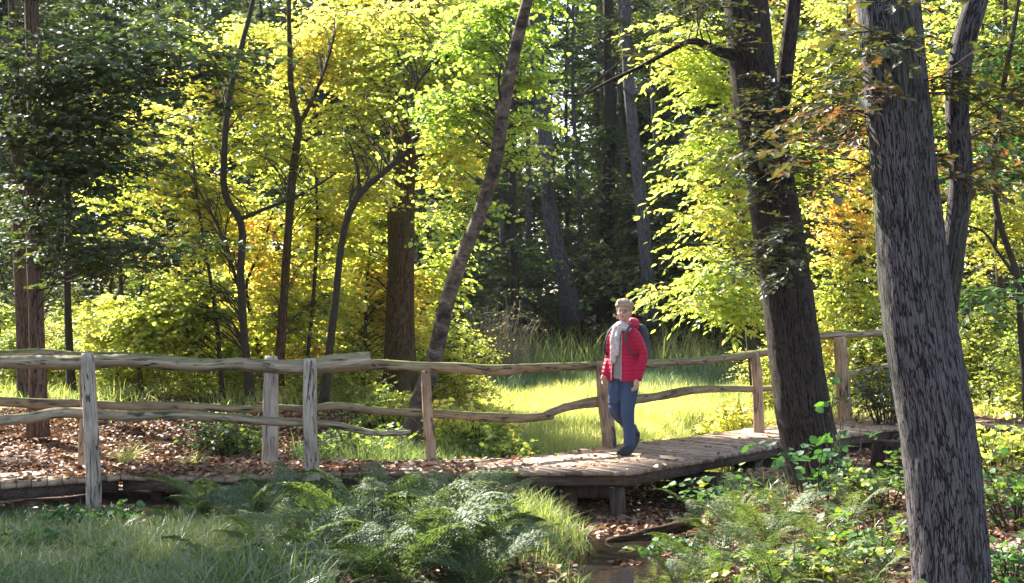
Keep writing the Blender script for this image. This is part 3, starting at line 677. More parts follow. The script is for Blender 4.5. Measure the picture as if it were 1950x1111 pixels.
tree('maple_tree', 'yellow-green tree behind the trunks at the right edge', 'tree',
     [(1900, 740), (1905, 560), (1900, 400), (1910, 200), (1915, -50)], 24.0, [18, 16, 14, 12, 7], M['bark_thin'],
     [(1900, 150, 120, 150, 23.5, .45, 30), (1900, 420, 100, 130, 23.5, .45, 28), (1930, 620, 90, 60, 23, .4, 14), (1800, 100, 70, 160, 24, .4, 16)],
     M['leaf_yellow'], hclump(.6, .25, .9, 18), 73, tilt=.85, ntw=14, K=12, leaf=.075)
tree('sapling', 'thin dark crooked sapling at the right edge', SL, [(1960, 800), (1945, 640), (1935, 520), (1905, 430), (1890, 330), (1905, 200), (1930, 60), (1950, -60)], 11.5, [16, 14, 13, 13, 12, 11, 9, 7], M['bark_thin'],
     [(1900, 280, 90, 120, 11.4, .5, 12), (1920, 100, 60, 100, 11.4, .5, 8), (1850, 560, 60, 50, 11.3, .3, 4)], M['leaf_hazel'], hclump(.5, .3, 1.6, 19), 74, ntw=8, K=9, leaf=.07, sides=8, extra=[([(1938, 530), (1900, 480), (1870, 440), (1840, 430)], 11.5, [8, 6, 5, 3]), ([(1895, 470), (1896, 380), (1880, 280)], 11.6, [8, 7, 5])])

# ------------------------------------------------------------------ far wood
FG = 'far trees of the shaded wood'
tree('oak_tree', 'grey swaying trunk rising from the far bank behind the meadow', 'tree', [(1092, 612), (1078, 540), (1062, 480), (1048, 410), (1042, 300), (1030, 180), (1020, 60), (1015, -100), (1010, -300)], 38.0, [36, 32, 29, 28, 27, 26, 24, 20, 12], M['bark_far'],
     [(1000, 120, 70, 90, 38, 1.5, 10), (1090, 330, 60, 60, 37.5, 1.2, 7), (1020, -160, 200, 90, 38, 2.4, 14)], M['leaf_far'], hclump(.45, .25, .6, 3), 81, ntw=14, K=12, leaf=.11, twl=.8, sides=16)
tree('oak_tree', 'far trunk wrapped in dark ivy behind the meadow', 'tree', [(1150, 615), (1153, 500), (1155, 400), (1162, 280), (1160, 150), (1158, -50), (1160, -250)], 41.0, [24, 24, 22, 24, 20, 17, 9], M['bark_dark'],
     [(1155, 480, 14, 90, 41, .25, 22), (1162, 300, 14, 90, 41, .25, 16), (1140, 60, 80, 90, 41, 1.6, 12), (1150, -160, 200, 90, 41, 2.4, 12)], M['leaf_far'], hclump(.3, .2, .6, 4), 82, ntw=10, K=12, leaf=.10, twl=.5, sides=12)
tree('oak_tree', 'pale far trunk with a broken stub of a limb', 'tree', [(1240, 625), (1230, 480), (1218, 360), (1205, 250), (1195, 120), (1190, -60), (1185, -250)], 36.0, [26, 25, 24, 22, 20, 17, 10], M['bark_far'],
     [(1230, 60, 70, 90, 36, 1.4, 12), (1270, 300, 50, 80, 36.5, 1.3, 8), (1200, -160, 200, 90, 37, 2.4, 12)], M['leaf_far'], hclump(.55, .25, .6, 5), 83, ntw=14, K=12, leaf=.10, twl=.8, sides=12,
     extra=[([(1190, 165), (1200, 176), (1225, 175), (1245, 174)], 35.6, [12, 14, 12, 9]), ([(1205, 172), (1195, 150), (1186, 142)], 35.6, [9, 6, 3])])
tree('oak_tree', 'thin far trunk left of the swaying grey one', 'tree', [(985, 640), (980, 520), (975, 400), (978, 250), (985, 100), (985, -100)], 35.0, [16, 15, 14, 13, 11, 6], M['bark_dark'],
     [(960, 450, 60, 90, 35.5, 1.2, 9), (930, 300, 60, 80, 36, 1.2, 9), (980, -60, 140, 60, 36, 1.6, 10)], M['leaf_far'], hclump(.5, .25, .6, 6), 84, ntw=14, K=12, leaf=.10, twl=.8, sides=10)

MAINFAR = {o.name: o['label'] for o in COL.objects if o.parent is None and o.get('category') == 'tree'}

for k, (px, dx, Y, w, hy) in enumerate([(1105, -14, 44, 10, 605), (1135, 10, 47, 9, 600), (1190, -10, 45, 11, 600), (1265, -25, 39, 14, 615), (1300, 6, 44, 10, 610), (1000, 12, 41, 12, 615), (955, -8, 43, 11, 615), (1075, 8, 50, 9, 600), (885, 14, 40, 12, 625), (1225, 14, 49, 9, 600)]):
    tree('sapling', 'slender bare trunk far off in the shaded wood, %s of ten' % 'second fourth sixth eighth ninth third first fifth zero seventh'.split()[k], 'tree', [(px, hy), (px + dx * .3 + 3, 400), (px + dx * .7 - 3, 200), (px + dx, -60)], Y, [w, w * .85, w * .7, w * .4], M['bark_far'], [(px + dx * .6, 120, 30, 90, Y, .6, 3)], M['leaf_far'], hclump(.6, .2, .6, k), 300 + k, ntw=9, K=10, leaf=.10, twl=.6, sides=8, group='slender trunks of the far wood')

def proto(seed, H, W, leafm, hm, nb, ntw=14, K=10, leaf=.13, h0=.25, barkm=None, r0=.16):
    """a free-standing tree about H tall in its own coordinates"""
    rng = np.random.default_rng(seed)
    mt_, ml, mtw = MB(), MB(), MB()
    k = 12; z = np.linspace(-.3, H * .95, k)
    q = np.stack([rng.normal(0, .12, k).cumsum() * .5, rng.normal(0, .1, k).cumsum() * .5, z], 1); q[:, :2] -= q[1, :2]
    q = resample(q, 26); tubes(mt_, q, np.linspace(r0, r0 * .2, 26) * (1 + .5 * np.exp(-(q[:, 2] + .3) / .4)), 12, shape=lambda th, s: 1 + .06 * np.sin(3 * th + s))
    tips = []
    for j in range(nb):
        zz = H * (h0 + (1 - h0) * rng.random() ** .9); f = np.sin(np.pi * np.clip((zz / H - h0 * .6) / (1 - h0 * .6), 0, 1) ** .8) * .8 + .25
        a = rng.uniform(0, 2 * np.pi); rr = W * f * np.sqrt(rng.random()); tips.append((rr * np.cos(a), rr * np.sin(a), zz))
    tips = np.array(tips)
    d = np.hypot(tips[:, 0], tips[:, 1]); want = np.clip(tips[:, 2] - .5 * d, H * .1, H * .93)
    st = np.stack([np.interp(want, q[:, 2], q[:, 0]), np.interp(want, q[:, 2], q[:, 1]), want], 1)
    pa = branch_paths(rng, st, tips, 8, .1)
    tubes(mtw, pa, np.full((nb, 1), r0 * .16) * np.linspace(1, .2, 8)[None], 4)
    Mx = nb * ntw; bi = np.repeat(np.arange(nb), ntw); t = .25 + .75 * rng.random(Mx); x = t * 7; i0 = np.clip(x.astype(int), 0, 6); fr = (x - i0)[:, None]
    pos = pa[bi, i0] * (1 - fr) + pa[bi, i0 + 1] * fr
    dd = (pa[bi, i0 + 1] - pa[bi, i0]); dd /= np.linalg.norm(dd, axis=1, keepdims=True); dd = dd + rng.normal(0, .8, dd.shape) * np.array([1, 1, .35])
    sprays(rng, ml, mtw, pos, dd, rng.uniform(.5, 1.2, Mx) * .9, K, leaf, hclump(hm, .25, .5, seed)(pos, rng), .3, 'kite', .5, tw=.008)
    return [(mt_, 'trunk', barkm or M['bark_far'], True), (mtw, 'branches', M['twig'], False), (ml, 'crown', leafm, False)]
def place_first(pr, name, loc, rz, sx, label, cat, group):
    r = empty(name, loc, label, cat, group); r.rotation_euler = (0, 0, rz); r.scale = (sx, sx, sx)
    for mb, n, m, s in pr: mb.build(n, m, r, s)
    return r
def dup(root, loc, rz, sx, label=None, group=None):
    r = root.copy(); COL.objects.link(r); r.location = loc; r.rotation_euler = (0, 0, rz); r.scale = (sx, sx, sx)
    if label: r['label'] = label
    if group: r['group'] = group
    for ch in root.children:
        c = ch.copy(); COL.objects.link(c); c.parent = r
    return r
PROT = {}
def put(kind, x, y, rz, s, label, group, name='oak_tree', cat='tree'):
    loc = (x, y, float(gz(x, y)) - .05)
    if kind not in PROT:
        pr, PNAME = PDEF[kind](), name
        PROT[kind] = place_first(pr, name, loc, rz, s, label, cat, group)
    else:
        PROT[kind] = PROT[kind]
        r = dup(PROT[kind], loc, rz, s, label, group); r.name = name
PDEF = {
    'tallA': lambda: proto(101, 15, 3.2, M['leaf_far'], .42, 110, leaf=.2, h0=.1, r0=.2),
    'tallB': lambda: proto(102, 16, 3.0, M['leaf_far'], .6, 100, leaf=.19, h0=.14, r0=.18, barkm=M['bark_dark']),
    'gold': lambda: proto(103, 13, 2.8, M['leaf_yellow'], .5, 70, leaf=.15, h0=.12, r0=.15, barkm=M['bark_brown']),
    'bush': lambda: proto(104, 3.2, 1.7, M['leaf_far'], .6, 46, ntw=12, leaf=.10, h0=.06, r0=.04, barkm=M['bark_thin']),
    'bushgold': lambda: proto(105, 2.6, 1.5, M['leaf_yellow'], .5, 60, ntw=14, leaf=.11, h0=.05, r0=.03, barkm=M['bark_thin']),
}
DEEP = 'deep background tree among the dim trunks and dark foliage'
for k, (px, Y, kind, s) in enumerate([(900, 48, 'tallA', 1.1), (965, 52, 'tallB', 1.05), (1200, 58, 'tallA', 1.0), (1200, 50, 'tallB', 1.0), (1290, 47, 'tallA', 1.0), (1400, 44, 'tallB', 1.1), (1500, 50, 'tallA', 1.1), (1600, 42, 'gold', 1.1), (1720, 46, 'tallA', 1.1), (1850, 40, 'gold', 1.05), (1960, 48, 'tallA', 1.1),
        (800, 50, 'tallB', 1.1), (700, 46, 'tallA', 1.05), (600, 42, 'tallA', 1.0), (500, 48, 'tallB', .85), (400, 40, 'tallA', .75), (300, 45, 'tallB', .8), (200, 38, 'tallA', .65), (90, 42, 'tallB', .8), (0, 36, 'tallA', 1.0), (-80, 44, 'tallA', 1.1),
        (1150, 63, 'tallA', 1.2), (1180, 70, 'tallB', 1.3), (930, 64, 'tallB', 1.25), (1330, 66, 'tallA', 1.3), (760, 64, 'tallA', 1.2), (10, 38, 'gold', .6), (130, 37, 'gold', .5), (-60, 34, 'gold', .5), (1540, 33, 'gold', .8), (1700, 34, 'gold', .8), (560, 62, 'tallB', 1.2), (350, 60, 'tallA', 1.2), (130, 58, 'tallB', 1.2), (-40, 60, 'tallA', 1.2), (1480, 66, 'tallB', 1.2), (1640, 62, 'tallA', 1.2), (1820, 60, 'tallB', 1.2), (1960, 64, 'tallA', 1.2), (2090, 40, 'tallB', 1.0), (2200, 34, 'tallA', .9), (2330, 46, 'tallA', 1.1), (2120, 54, 'tallA', 1.1), (-200, 40, 'tallB', 1.0), (-330, 48, 'tallA', 1.1)]):
    put(kind, (px - CX) / FPX * Y, Y, k * 2.4, s, DEEP if kind != 'gold' else 'golden background tree standing in sunlight deep among the trunks', FG if kind != 'gold' else 'golden background trees')
for k, (px, Y, kind, s) in enumerate([(900, 38, 'bush', 1.1), (960, 42, 'bush', 1.0), (1020, 41, 'bush', .9), (1110, 43, 'bush', 1.1), (1190, 42, 'bush', 1.5), (1260, 40, 'bush', 1.8), (1320, 38, 'bush', 1.7), (1390, 39, 'bush', 1.1), (1230, 46, 'bush', 1.5), (1060, 47, 'bush', 1.5), (940, 47, 'bush', 1.5), (1350, 46, 'bush', 1.5),
        (100, 30, 'bush', 1.0), (200, 32, 'bush', 1.2), (20, 28, 'bush', .9), (300, 34, 'bush', 1.2), (420, 32, 'bush', 1.2), (540, 33, 'bush', 1.2), (660, 32, 'bush', 1.2), (780, 34, 'bush', 1.2), (860, 32, 'bush', .9), (1500, 34, 'bush', 1.2), (1620, 31, 'bush', 1.1), (1740, 32, 'bush', 1.1), (1860, 30, 'bush', 1.1), (1960, 28, 'bush', 1.0)]):
    put(kind, (px - CX) / FPX * Y, Y, k * 1.9, s, 'dark leafy bush on the floor of the shaded wood', 'dark bushes of the far wood', 'bush', 'bush')
for k, (px, Y, s) in enumerate([(200, 23.5, .45), (260, 22.5, .5), (330, 23.5, .62), (400, 22.6, .5), (455, 24.5, .75), (520, 23, .55), (590, 24.5, .7), (650, 22.8, .5), (705, 24.5, .7), (830, 24.5, .55), (300, 26, .8), (560, 27, .9), (120, 25, .5), (215, 21.0, .27), (290, 21.4, .3), (365, 20.8, .28), (445, 21.2, .3), (590, 20.6, .27), (665, 21.2, .32), (35, 22.2, .35), (110, 22.3, .3), (860, 23, .5), (20, 23, .5), (1500, 23.5, .5), (1620, 26, .6), (1700, 24, .6), (1890, 22.5, .6), (1960, 21, .5)]):
    put('bushgold', (px - CX) / FPX * Y, Y, k * 2.1, s, 'low yellowing bush in sunlight under the slim trees', 'low yellow bushes behind the fences', 'bush', 'bush')

# trees on the left, outside the picture, that keep the foreground in shade
for k, (x, y, kind, s) in enumerate([(-8.6, 14.5, 'tallA', .75), (-10.5, 18.5, 'tallB', .8), (-12, 15, 'tallA', .9)]):
    put(kind, x, y, k * 2.2, s, 'tree of the wood left of the picture shading the ferns', 'shade trees left of the picture')

def far_mass():
    rng = np.random.default_rng(77); n = 105000
    y = rng.uniform(74, 92, n); x = rng.uniform(-.62, .62, n) * y; top = 15 + 4 * vnoise(x * .15, y * 0, 3) + 2 * vnoise(x * .6, y * 0, 4); z = gz(x, y) + top * rng.random(n) ** .9
    px = CX + x / y * FPX; py = HY - (z - CH) / y * FPX
    gap = ((px - 1075) / 55) ** 2 + ((py - 130) / 110) ** 2 < 1
    gap |= ((px - 1130) / 30) ** 2 + ((py - 270) / 30) ** 2 < 1
    keep = (vnoise(x * .8, z * .8, 6) + .6 * vnoise(x * 2, z * 2, 7) + rng.normal(0, .4, n) > -.75) & ~(gap & (rng.random(n) < .85)); x, y, z = x[keep], y[keep], z[keep]
    k = len(x); mb = MB(); d = rng.normal(0, 1, (k, 3)); nn = rng.normal(0, 1, (k, 3)); nn[:, 1] *= 1.8
    leaves(mb, np.stack([x, y, z], 1), d, nn, .34 * rng.uniform(.6, 1.3, k), np.clip(.45 + .25 * vnoise(x * .3, z * .3, 8) + rng.normal(0, .12, k), 0, 1), 'kite')
    tag(mb.build('woods', M['leaf_far']), 'mass of far-off wood closing the view', kind='stuff')
far_mass()

# ------------------------------------------------------------------ ferns
def frond(rng, ml, base, az, L, rise, h):
    """arching midrib with ~20 pairs of toothed pinnae"""
    n = 21; t = np.linspace(0, 1, n)
    hd = np.array([math.cos(az), math.sin(az), 0.]); sd_ = np.array([-math.sin(az), math.cos(az), 0.])
    cu = rng.normal(0, .12)
    mid = base + L * (hd[None] * (t * .8 + .1 * t * t)[:, None] + sd_[None] * (cu * t * t)[:, None] + np.array([0, 0, 1.]) * (rise * (t - .55 * t * t))[:, None])
    tubes(ml, mid, np.linspace(.005, .0015, n) * L, 3, h=h)
    tan = np.gradient(mid, axis=0); tan /= np.linalg.norm(tan, axis=1, keepdims=True)
    side = np.cross(tan, np.array([0, 0, 1.])); side /= np.linalg.norm(side, axis=1, keepdims=True)
    nn = np.cross(side, tan); roll = rng.normal(0, .35)
    side = side * math.cos(roll) + nn * math.sin(roll)
    w = L * .24 * np.sin(np.pi * np.clip((t - .10) / .92, 0, 1) ** .60) ** 1.15
    B, D, N_, LL, H = [], [], [], [], []
    gap = L / n
    for sg in (1, -1):
        i = np.arange(3, n)
        pd = side[i] * sg * .9 + tan[i] * .38; pd /= np.linalg.norm(pd, axis=1, keepdims=True)
        pd[:, 2] += rng.normal(0, .10, len(i))
        for j in range(6):
            u = (j + .5) / 6
            pos = mid[i] + pd * (w[i] * u)[:, None] - np.array([0, 0, 1.]) * (w[i] * .20 * u * u)[:, None]
            for s2 in (1, -1):
                B.append(pos); D.append(tan[i] * s2 * 1.0 + pd * .7); N_.append(np.cross(side[i], tan[i]) + rng.normal(0, .3, (len(i), 3))); LL.append(np.full(len(i), gap * 1.05 * (1.1 - .9 * u) + .003)); H.append(np.full(len(i), h) + rng.normal(0, .09, len(i)))
        B.append(mid[i] + pd * (w[i] * .9)[:, None]); D.append(pd); N_.append(np.cross(side[i], tan[i])); LL.append(w[i] * .12); H.append(np.full(len(i), h))
    leaves(ml, np.concatenate(B), np.concatenate(D), np.concatenate(N_), np.concatenate(LL), np.clip(np.concatenate(H), 0, 1), 'kite')
def fern_proto(seed, nf, L, h, spread=1.0):
    rng = np.random.default_rng(seed); ml = MB()
    for k in range(nf):
        frond(rng, ml, np.array([rng.normal(0, .03), rng.normal(0, .03), 0]), k / nf * 2 * np.pi + rng.normal(0, .3), L * rng.uniform(.7, 1.1) * spread, rng.uniform(.5, 1.7), np.clip(h + rng.normal(0, .1), 0, 1))
    return ml
FERNP = [fern_proto(201, 9, .80, .42), fern_proto(202, 10, .92, .48), fern_proto(203, 9, .6, .6)]
FOBJ = {}
def put_fern(i, px, Y, s, rz, label, group='lady ferns in front of the boardwalk', dz=0):
    x = (px - CX) / FPX * Y; loc = (x, Y, float(gz(x, Y)) + dz)
    if i not in FOBJ:
        o = FERNP[i].build('fern', M['fern']); FOBJ[i] = o
    else:
        o = FOBJ[i].copy(); COL.objects.link(o); o.name = 'fern'
    o.location = loc; o.rotation_euler = (0, 0, rz); o.scale = (s, s, s)
    tag(o, label, 'fern', group)
FL = 'blue-green lady fern in the shaded bank between the near post and the stream'
for k, (px, Y, s) in enumerate([(690, 12.1, .62), (770, 12.2, .66), (850, 12.2, .68), (920, 12.0, .68), (650, 11.6, .7), (800, 11.5, .78), (880, 11.3, .8), (720, 11.1, .78), (630, 10.7, .78), (810, 10.5, .85), (900, 10.5, .8), (700, 10.1, .82), (560, 11.4, .6), (800, 9.8, .8), (600, 9.7, .7), (500, 10.3, .5), (690, 9.2, .7), (770, 9.3, .75), (860, 9.6, .75), (930, 9.9, .7), (910, 9.2, .65), (540, 9.6, .6), (420, 9.6, .5), (960, 11.3, .6)]):
    put_fern(k % 2, px, Y, s, k * 1.7, FL)
for k, (px, Y, s) in enumerate([(400, 12.1, .6), (465, 12.2, .68), (530, 12.1, .68), (490, 11.6, .7), (350, 11.9, .45), (565, 12.3, .62)]):
    put_fern((k + 1) % 2, px, Y, s, k * 2.3 + 1, 'dull green fern leaning in front of the boardwalk edge between the two near posts', 'ferns between the near posts')
for k, (px, Y, s) in enumerate([(1330, 11.0, .8), (1400, 11.3, .85), (1460, 10.9, .8), (1370, 10.3, .8), (1300, 10.6, .7), (1500, 11.6, .75), (1440, 10.1, .7), (1560, 10.6, .7), (1400, 12.2, .8), (1340, 12.6, .7), (1480, 9.3, .7), (1560, 9.6, .65), (1400, 9.4, .7), (1620, 11.6, .7), (1660, 9.2, .6), (1250, 9.7, .55)]):
    put_fern(2, px, Y, s, k * 1.3, 'yellow-green fern right of the stream below the leaning oak', 'ferns right of the stream')
for k, (px, Y, s) in enumerate([(1760, 8.1, .5), (1850, 8.0, .4)]):
    put_fern(2, px, Y, s, k * 1.3, 'small fern at the foot of the thick grey oak', 'small ferns at the near oak')

# ------------------------------------------------------------------ grass
def blades(rng, mb, x, y, z, L, w, h, lean=.5, az=None):
    n = len(x); a = rng.uniform(0, 2 * np.pi, n) if az is None else az
    d = np.stack([np.cos(a), np.sin(a), np.zeros(n)], 1); s = np.stack([-np.sin(a), np.cos(a), np.zeros(n)], 1)
    face = rng.uniform(0, np.pi, n); s = s * np.cos(face)[:, None] + d * np.sin(face)[:, None]
    le = np.abs(rng.normal(lean, lean * .5, n)); b = np.stack([x, y, z], 1)
    T = [0, .4, .75, 1.0]; W = [1, .85, .5, 0]
    V = []
    for t, ww in zip(T, W):
        c = b + L[:, None] * (d * (le * t ** 2)[:, None] + np.array([0, 0, 1.]) * (t - .35 * le * t * t)[:, None])
        V += [c - s * (w * ww)[:, None], c + s * (w * ww)[:, None]] if ww else [c]
    V = np.stack(V, 1); off = (np.arange(n) * 7)[:, None]
    q = np.array([[0, 1, 3, 2], [2, 3, 5, 4]]); mb.add(V.reshape(-1, 3), [(off[:, :, None] + q[None]).reshape(-1, 4), (off + np.array([[4, 5, 6]])).reshape(-1, 3)], np.repeat(np.clip(h, 0, 1), 7))
def deckdist(x, y):
    """True where the boardwalk covers the ground"""
    poly = np.concatenate([NEAR, FAR[::-1]]); ins = np.zeros(len(x), bool); j = len(poly) - 1
    for i in range(len(poly)):
        xi, yi = poly[i]; xj, yj = poly[j]
        c = ((yi > y) != (yj > y)) & (x < (xj - xi) * (y - yi) / (yj - yi + 1e-12) + xi); ins ^= c; j = i
    return ins
def grass_field(name, label, mat, seed, n, region, hgt, wid, hm, lean=.5, clump=.9, namp=.25, hs=None):
    rng = np.random.default_rng(seed)
    y = region[1][0] + (region[1][1] - region[1][0]) * rng.random(n) ** 1.15
    x = region[0](y, rng.random(n))
    keep = (vnoise(x * clump, y * clump, seed) + .6 * vnoise(x * clump * 3, y * clump * 3, seed + 1) + rng.normal(0, .5, n) > region[2](x, y)) & ~deckdist(x, y) & (stream_dist(x, y) > .42)
    x, y = x[keep], y[keep]; k = len(x)
    mb = MB(); L = hgt * rng.uniform(.45, 1.15, k) * (hs(x, y) if hs else 1) * (1 + .35 * vnoise(x * 1.3, y * 1.3, seed + 4))
    blades(rng, mb, x, y, gz(x, y) - .01, L, wid * rng.uniform(.6, 1.3, k), hm + namp * vnoise(x * .8, y * .8, seed + 2) + rng.normal(0, .14, k), lean)
    return tag(mb.build(name, mat), label, kind='stuff')
xf = lambda a, b: (lambda y, u: (a + (b - a) * u - CX) / FPX * y)
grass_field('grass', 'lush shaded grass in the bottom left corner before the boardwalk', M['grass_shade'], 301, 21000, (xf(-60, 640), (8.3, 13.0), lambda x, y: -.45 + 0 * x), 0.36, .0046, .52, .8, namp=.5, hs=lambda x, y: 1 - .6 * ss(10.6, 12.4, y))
grass_field('grass', 'tufty sunlit grass on the bank left of the stream', M['grass_marsh'], 302, 9000, (xf(880, 1130), (9.0, 13.4), lambda x, y: -.2 + 0 * x), .26, .0032, .45, .6)
grass_field('grass', 'bright marsh grass of the sunny meadow behind the fence', M['grass_marsh'], 303, 84000, (xf(840, 1480), (16.8, 31.5), lambda x, y: -1.0 + 0 * x), .36, .005, .66, .45)
grass_field('grass', 'pale green sedge of the far meadow tinted for shade', M['sedge_shade_tint'], 304, 50000, (xf(820, 1450), (27.5, 40.0), lambda x, y: 1.0 - 2.2 * ss(27.5, 32, y)), .50, .008, .38, .4)
grass_field('grass', 'grass fringe along the far edge of the boardwalk', M['grass_marsh'], 305, 11000, (xf(560, 1180), (14.9, 17.0), lambda x, y: -.2 + 0 * x), .30, .0035, .42, .5)
grass_field('grass', 'thin grass between the trees behind the left fence', M['grass_marsh'], 306, 26000, (xf(-60, 800), (18.5, 27.0), lambda x, y: .9 - 1.3 * ss(19, 22, y)), .30, .006, .6, .6)
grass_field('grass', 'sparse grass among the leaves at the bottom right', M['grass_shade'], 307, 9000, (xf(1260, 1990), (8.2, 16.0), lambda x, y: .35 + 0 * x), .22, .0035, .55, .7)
grass_field('grass', 'sunny grass beside the end of the boardwalk', M['grass_marsh'], 308, 11000, (xf(1450, 1990), (19.0, 26.0), lambda x, y: .0 + 0 * x), .3, .005, .55, .5)
grass_field('grass', 'tall pale reeds along the back of the meadow', M['grass_marsh'], 309, 2600, (xf(900, 1440), (31.0, 40.0), lambda x, y: -.2 + 0 * x), 1.15, .009, .66, .35)
# two single tufts on the leaf-covered slope
for px, py, Y, n, lab in ((243, 880, 15.2, 90, 'spiky grass tuft right of the near left post'), (368, 888, 14.9, 70, 'smaller spreading grass tuft on the leaves near the deck')):
    rng = np.random.default_rng(px); x0 = (px - CX) / FPX * Y; mb = MB(); z0 = float(gz(x0, Y))
    blades(rng, mb, rng.normal(0, .04, n), rng.normal(0, .04, n), np.zeros(n), rng.uniform(.15, .38, n), np.full(n, .0045), rng.normal(.75, .15, n), .8)
    o = mb.build('grass_tuft', M['grass_marsh']); o.location = (x0, Y, z0); tag(o, lab, 'grass tuft', 'grass tufts on the leafy slope')

# ------------------------------------------------------------------ leaf litter
def litter(name, label, seed, n, xr, yr, thr, size=.07, hm=.45, onz=None, mask=None):
    rng = np.random.default_rng(seed); y = yr[0] + (yr[1] - yr[0]) * rng.random(n); x = xr(y, rng.random(n))
    keep = vnoise(x * 1.1, y * 1.1, seed) + .5 * vnoise(x * 3, y * 3, seed) + rng.normal(0, .4, n) > thr
    if mask is not None: keep &= mask(x, y)
    x, y = x[keep], y[keep]; k = len(x)
    z = (gz(x, y) + (.10 if seed == 408 else 0) if onz is None else np.full(k, onz)) + rng.uniform(.004, .03 if onz is None else .014, k)
    if onz is None: z = np.maximum(z, -.452 + rng.uniform(0, .006, k))
    a = rng.uniform(0, 2 * np.pi, k); nn = np.stack([rng.normal(0, .45, k), rng.normal(0, .45, k), np.ones(k)], 1)
    if onz is not None: nn[:, :2] *= .9
    mb = MB(); leaves(mb, np.stack([x, y, z], 1), np.stack([np.cos(a), np.sin(a), rng.normal(.1, .25, k)], 1), nn, size * rng.uniform(.6, 1.2, k), np.clip(hm + .2 * vnoise(x, y, seed + 3) + rng.normal(0, .22, k), 0, 1), 'oval')
    tag(mb.build(name, M['litter']), label, kind='stuff')
offdeck = lambda x, y: ~deckdist(x, y)
litter('fallen_leaves', 'rusty fallen leaves carpeting the slope behind the left fence', 401, 42000, xf(-60, 620), (13.6, 19.5), -.6, mask=offdeck)
litter('fallen_leaves', 'brown fallen leaves under the slim trees', 402, 10000, xf(-60, 900), (15.5, 24), .1, mask=lambda x, y: offdeck(x, y) & (y > 18))
litter('fallen_leaves', 'wet brown leaves in the stream bed', 403, 9000, xf(1010, 1330), (10.5, 17), -.3, hm=.3, mask=lambda x, y: (stream_dist(x, y) < 1.0) & ((y > 12.75) | (vnoise(x * 2.2, y * 2.2, 9) > .45)))
litter('fallen_leaves', 'dry leaves on the floor of the right-hand bank', 404, 26000, xf(1240, 1990), (8.0, 17), -.2, hm=.4, mask=lambda x, y: (stream_dist(x, y) > .5) & offdeck(x, y))
litter('fallen_leaves', 'dry leaves around the far end of the boardwalk', 405, 9000, xf(1430, 1990), (17, 24), -.1, hm=.6, mask=offdeck)
litter('fallen_leaves', 'leaves lying on the boardwalk planks', 406, 11000, xf(-60, 1990), (12.0, 21), -.5, .065, .55, onz=.004, mask=lambda x, y: deckdist(x, y) & ((x < .2) | (np.random.default_rng(1).random(len(x)) < .35)))
litter('fallen_leaves', 'thick drift of brown leaves on the left stretch of the boardwalk', 409, 9000, xf(-60, 900), (12.4, 14.7), -.1, .07, .5, onz=.006, mask=deckdist)
litter('fallen_leaves', 'sparse leaves in the grass left of the stream', 407, 5000, xf(600, 1150), (9.0, 14), .2, mask=lambda x, y: offdeck(x, y) & (stream_dist(x, y) > .5))

# ------------------------------------------------------------------ low plants
def shrub(name, label, cat, px, Y, hgt, rad, ns, leafm, hf, seed, leaf=.06, K=9, ntw=4, shape='oval', twl=.3, droop=.3, dz=0, stemm=None, group=None, lean=(0, 0)):
    rng = np.random.default_rng(seed); x = (px - CX) / FPX * Y
    base = np.array([x, Y, float(gz(x, Y)) + dz])
    root = empty(name, base, label, cat, group)
    a = rng.uniform(0, 2 * np.pi, ns); rr = rad * np.sqrt(rng.random(ns))
    st = np.stack([rr * .3 * np.cos(a), rr * .3 * np.sin(a), np.full(ns, -.03)], 1)
    tp = np.stack([rr * np.cos(a) + lean[0], rr * np.sin(a) + lean[1], hgt * rng.uniform(.55, 1.05, ns) * (1 - .35 * rr / rad)], 1)
    pa = branch_paths(rng, st, tp, 7, .1, .06)
    ml, mt = MB(), MB(); tubes(mt, pa, np.full((ns, 1), .006 + .003 * hgt) * np.linspace(1, .3, 7)[None], 4)
    Mx = ns * ntw; bi = np.repeat(np.arange(ns), ntw); t = .3 + .7 * rng.random(Mx); xx = t * 6; i0 = np.clip(xx.astype(int), 0, 5); fr = (xx - i0)[:, None]
    pos = pa[bi, i0] * (1 - fr) + pa[bi, i0 + 1] * fr
    dd = np.stack([rng.normal(0, 1, Mx), rng.normal(0, 1, Mx), rng.normal(.15, .3, Mx)], 1)
    sprays(rng, ml, mt, pos, dd, twl * rng.uniform(.5, 1.3, Mx), K, leaf, hf(pos + base, rng), droop, shape, .45, tw=.0025)
    mt.build('stems', stemm or M['twig'], root); ml.build('leaves', leafm, root)
    return root
HZ = M['leaf_hazel']
shrub('hazel_sapling', 'broad-leaved green sapling hugging the foot of the leaning oak', 'sapling', 1560, 12.6, .95, .42, 14, HZ, hclump(.12, .15, 3, 1), 501, .085, 4, 2, 'round', .25)
shrub('hazel_sapling', 'low broad-leaved plant below the boardwalk edge', 'sapling', 1385, 13.0, .36, .35, 10, HZ, hclump(.5, .3, 3, 2), 502, .065, 7, 4, 'round', .25)
shrub('hazel_sapling', 'leafy sprig reaching across the leaning oak at rail height', 'sapling', 1600, 13.0, 1.25, .3, 5, HZ, hclump(.25, .2, 3, 3), 503, .10, 4, 2, 'round', .25, lean=(-.05, 0))
shrub('bramble', 'pale leafy bramble right of the stream', 'bramble', 1500, 9.6, .38, .5, 17, HZ, hclump(.75, .35, 3, 4), 504, .05, 8, 4, 'round')
shrub('bramble', 'bramble with broad leaves left of the near oak', 'bramble', 1650, 10.2, .45, .45, 15, HZ, hclump(.7, .35, 3, 5), 505, .06, 7, 4, 'round')
shrub('bramble', 'bramble between the two oak trunks', 'bramble', 1690, 12.2, .5, .5, 18, HZ, hclump(.8, .35, 3, 6), 506, .055, 7, 4, 'round')
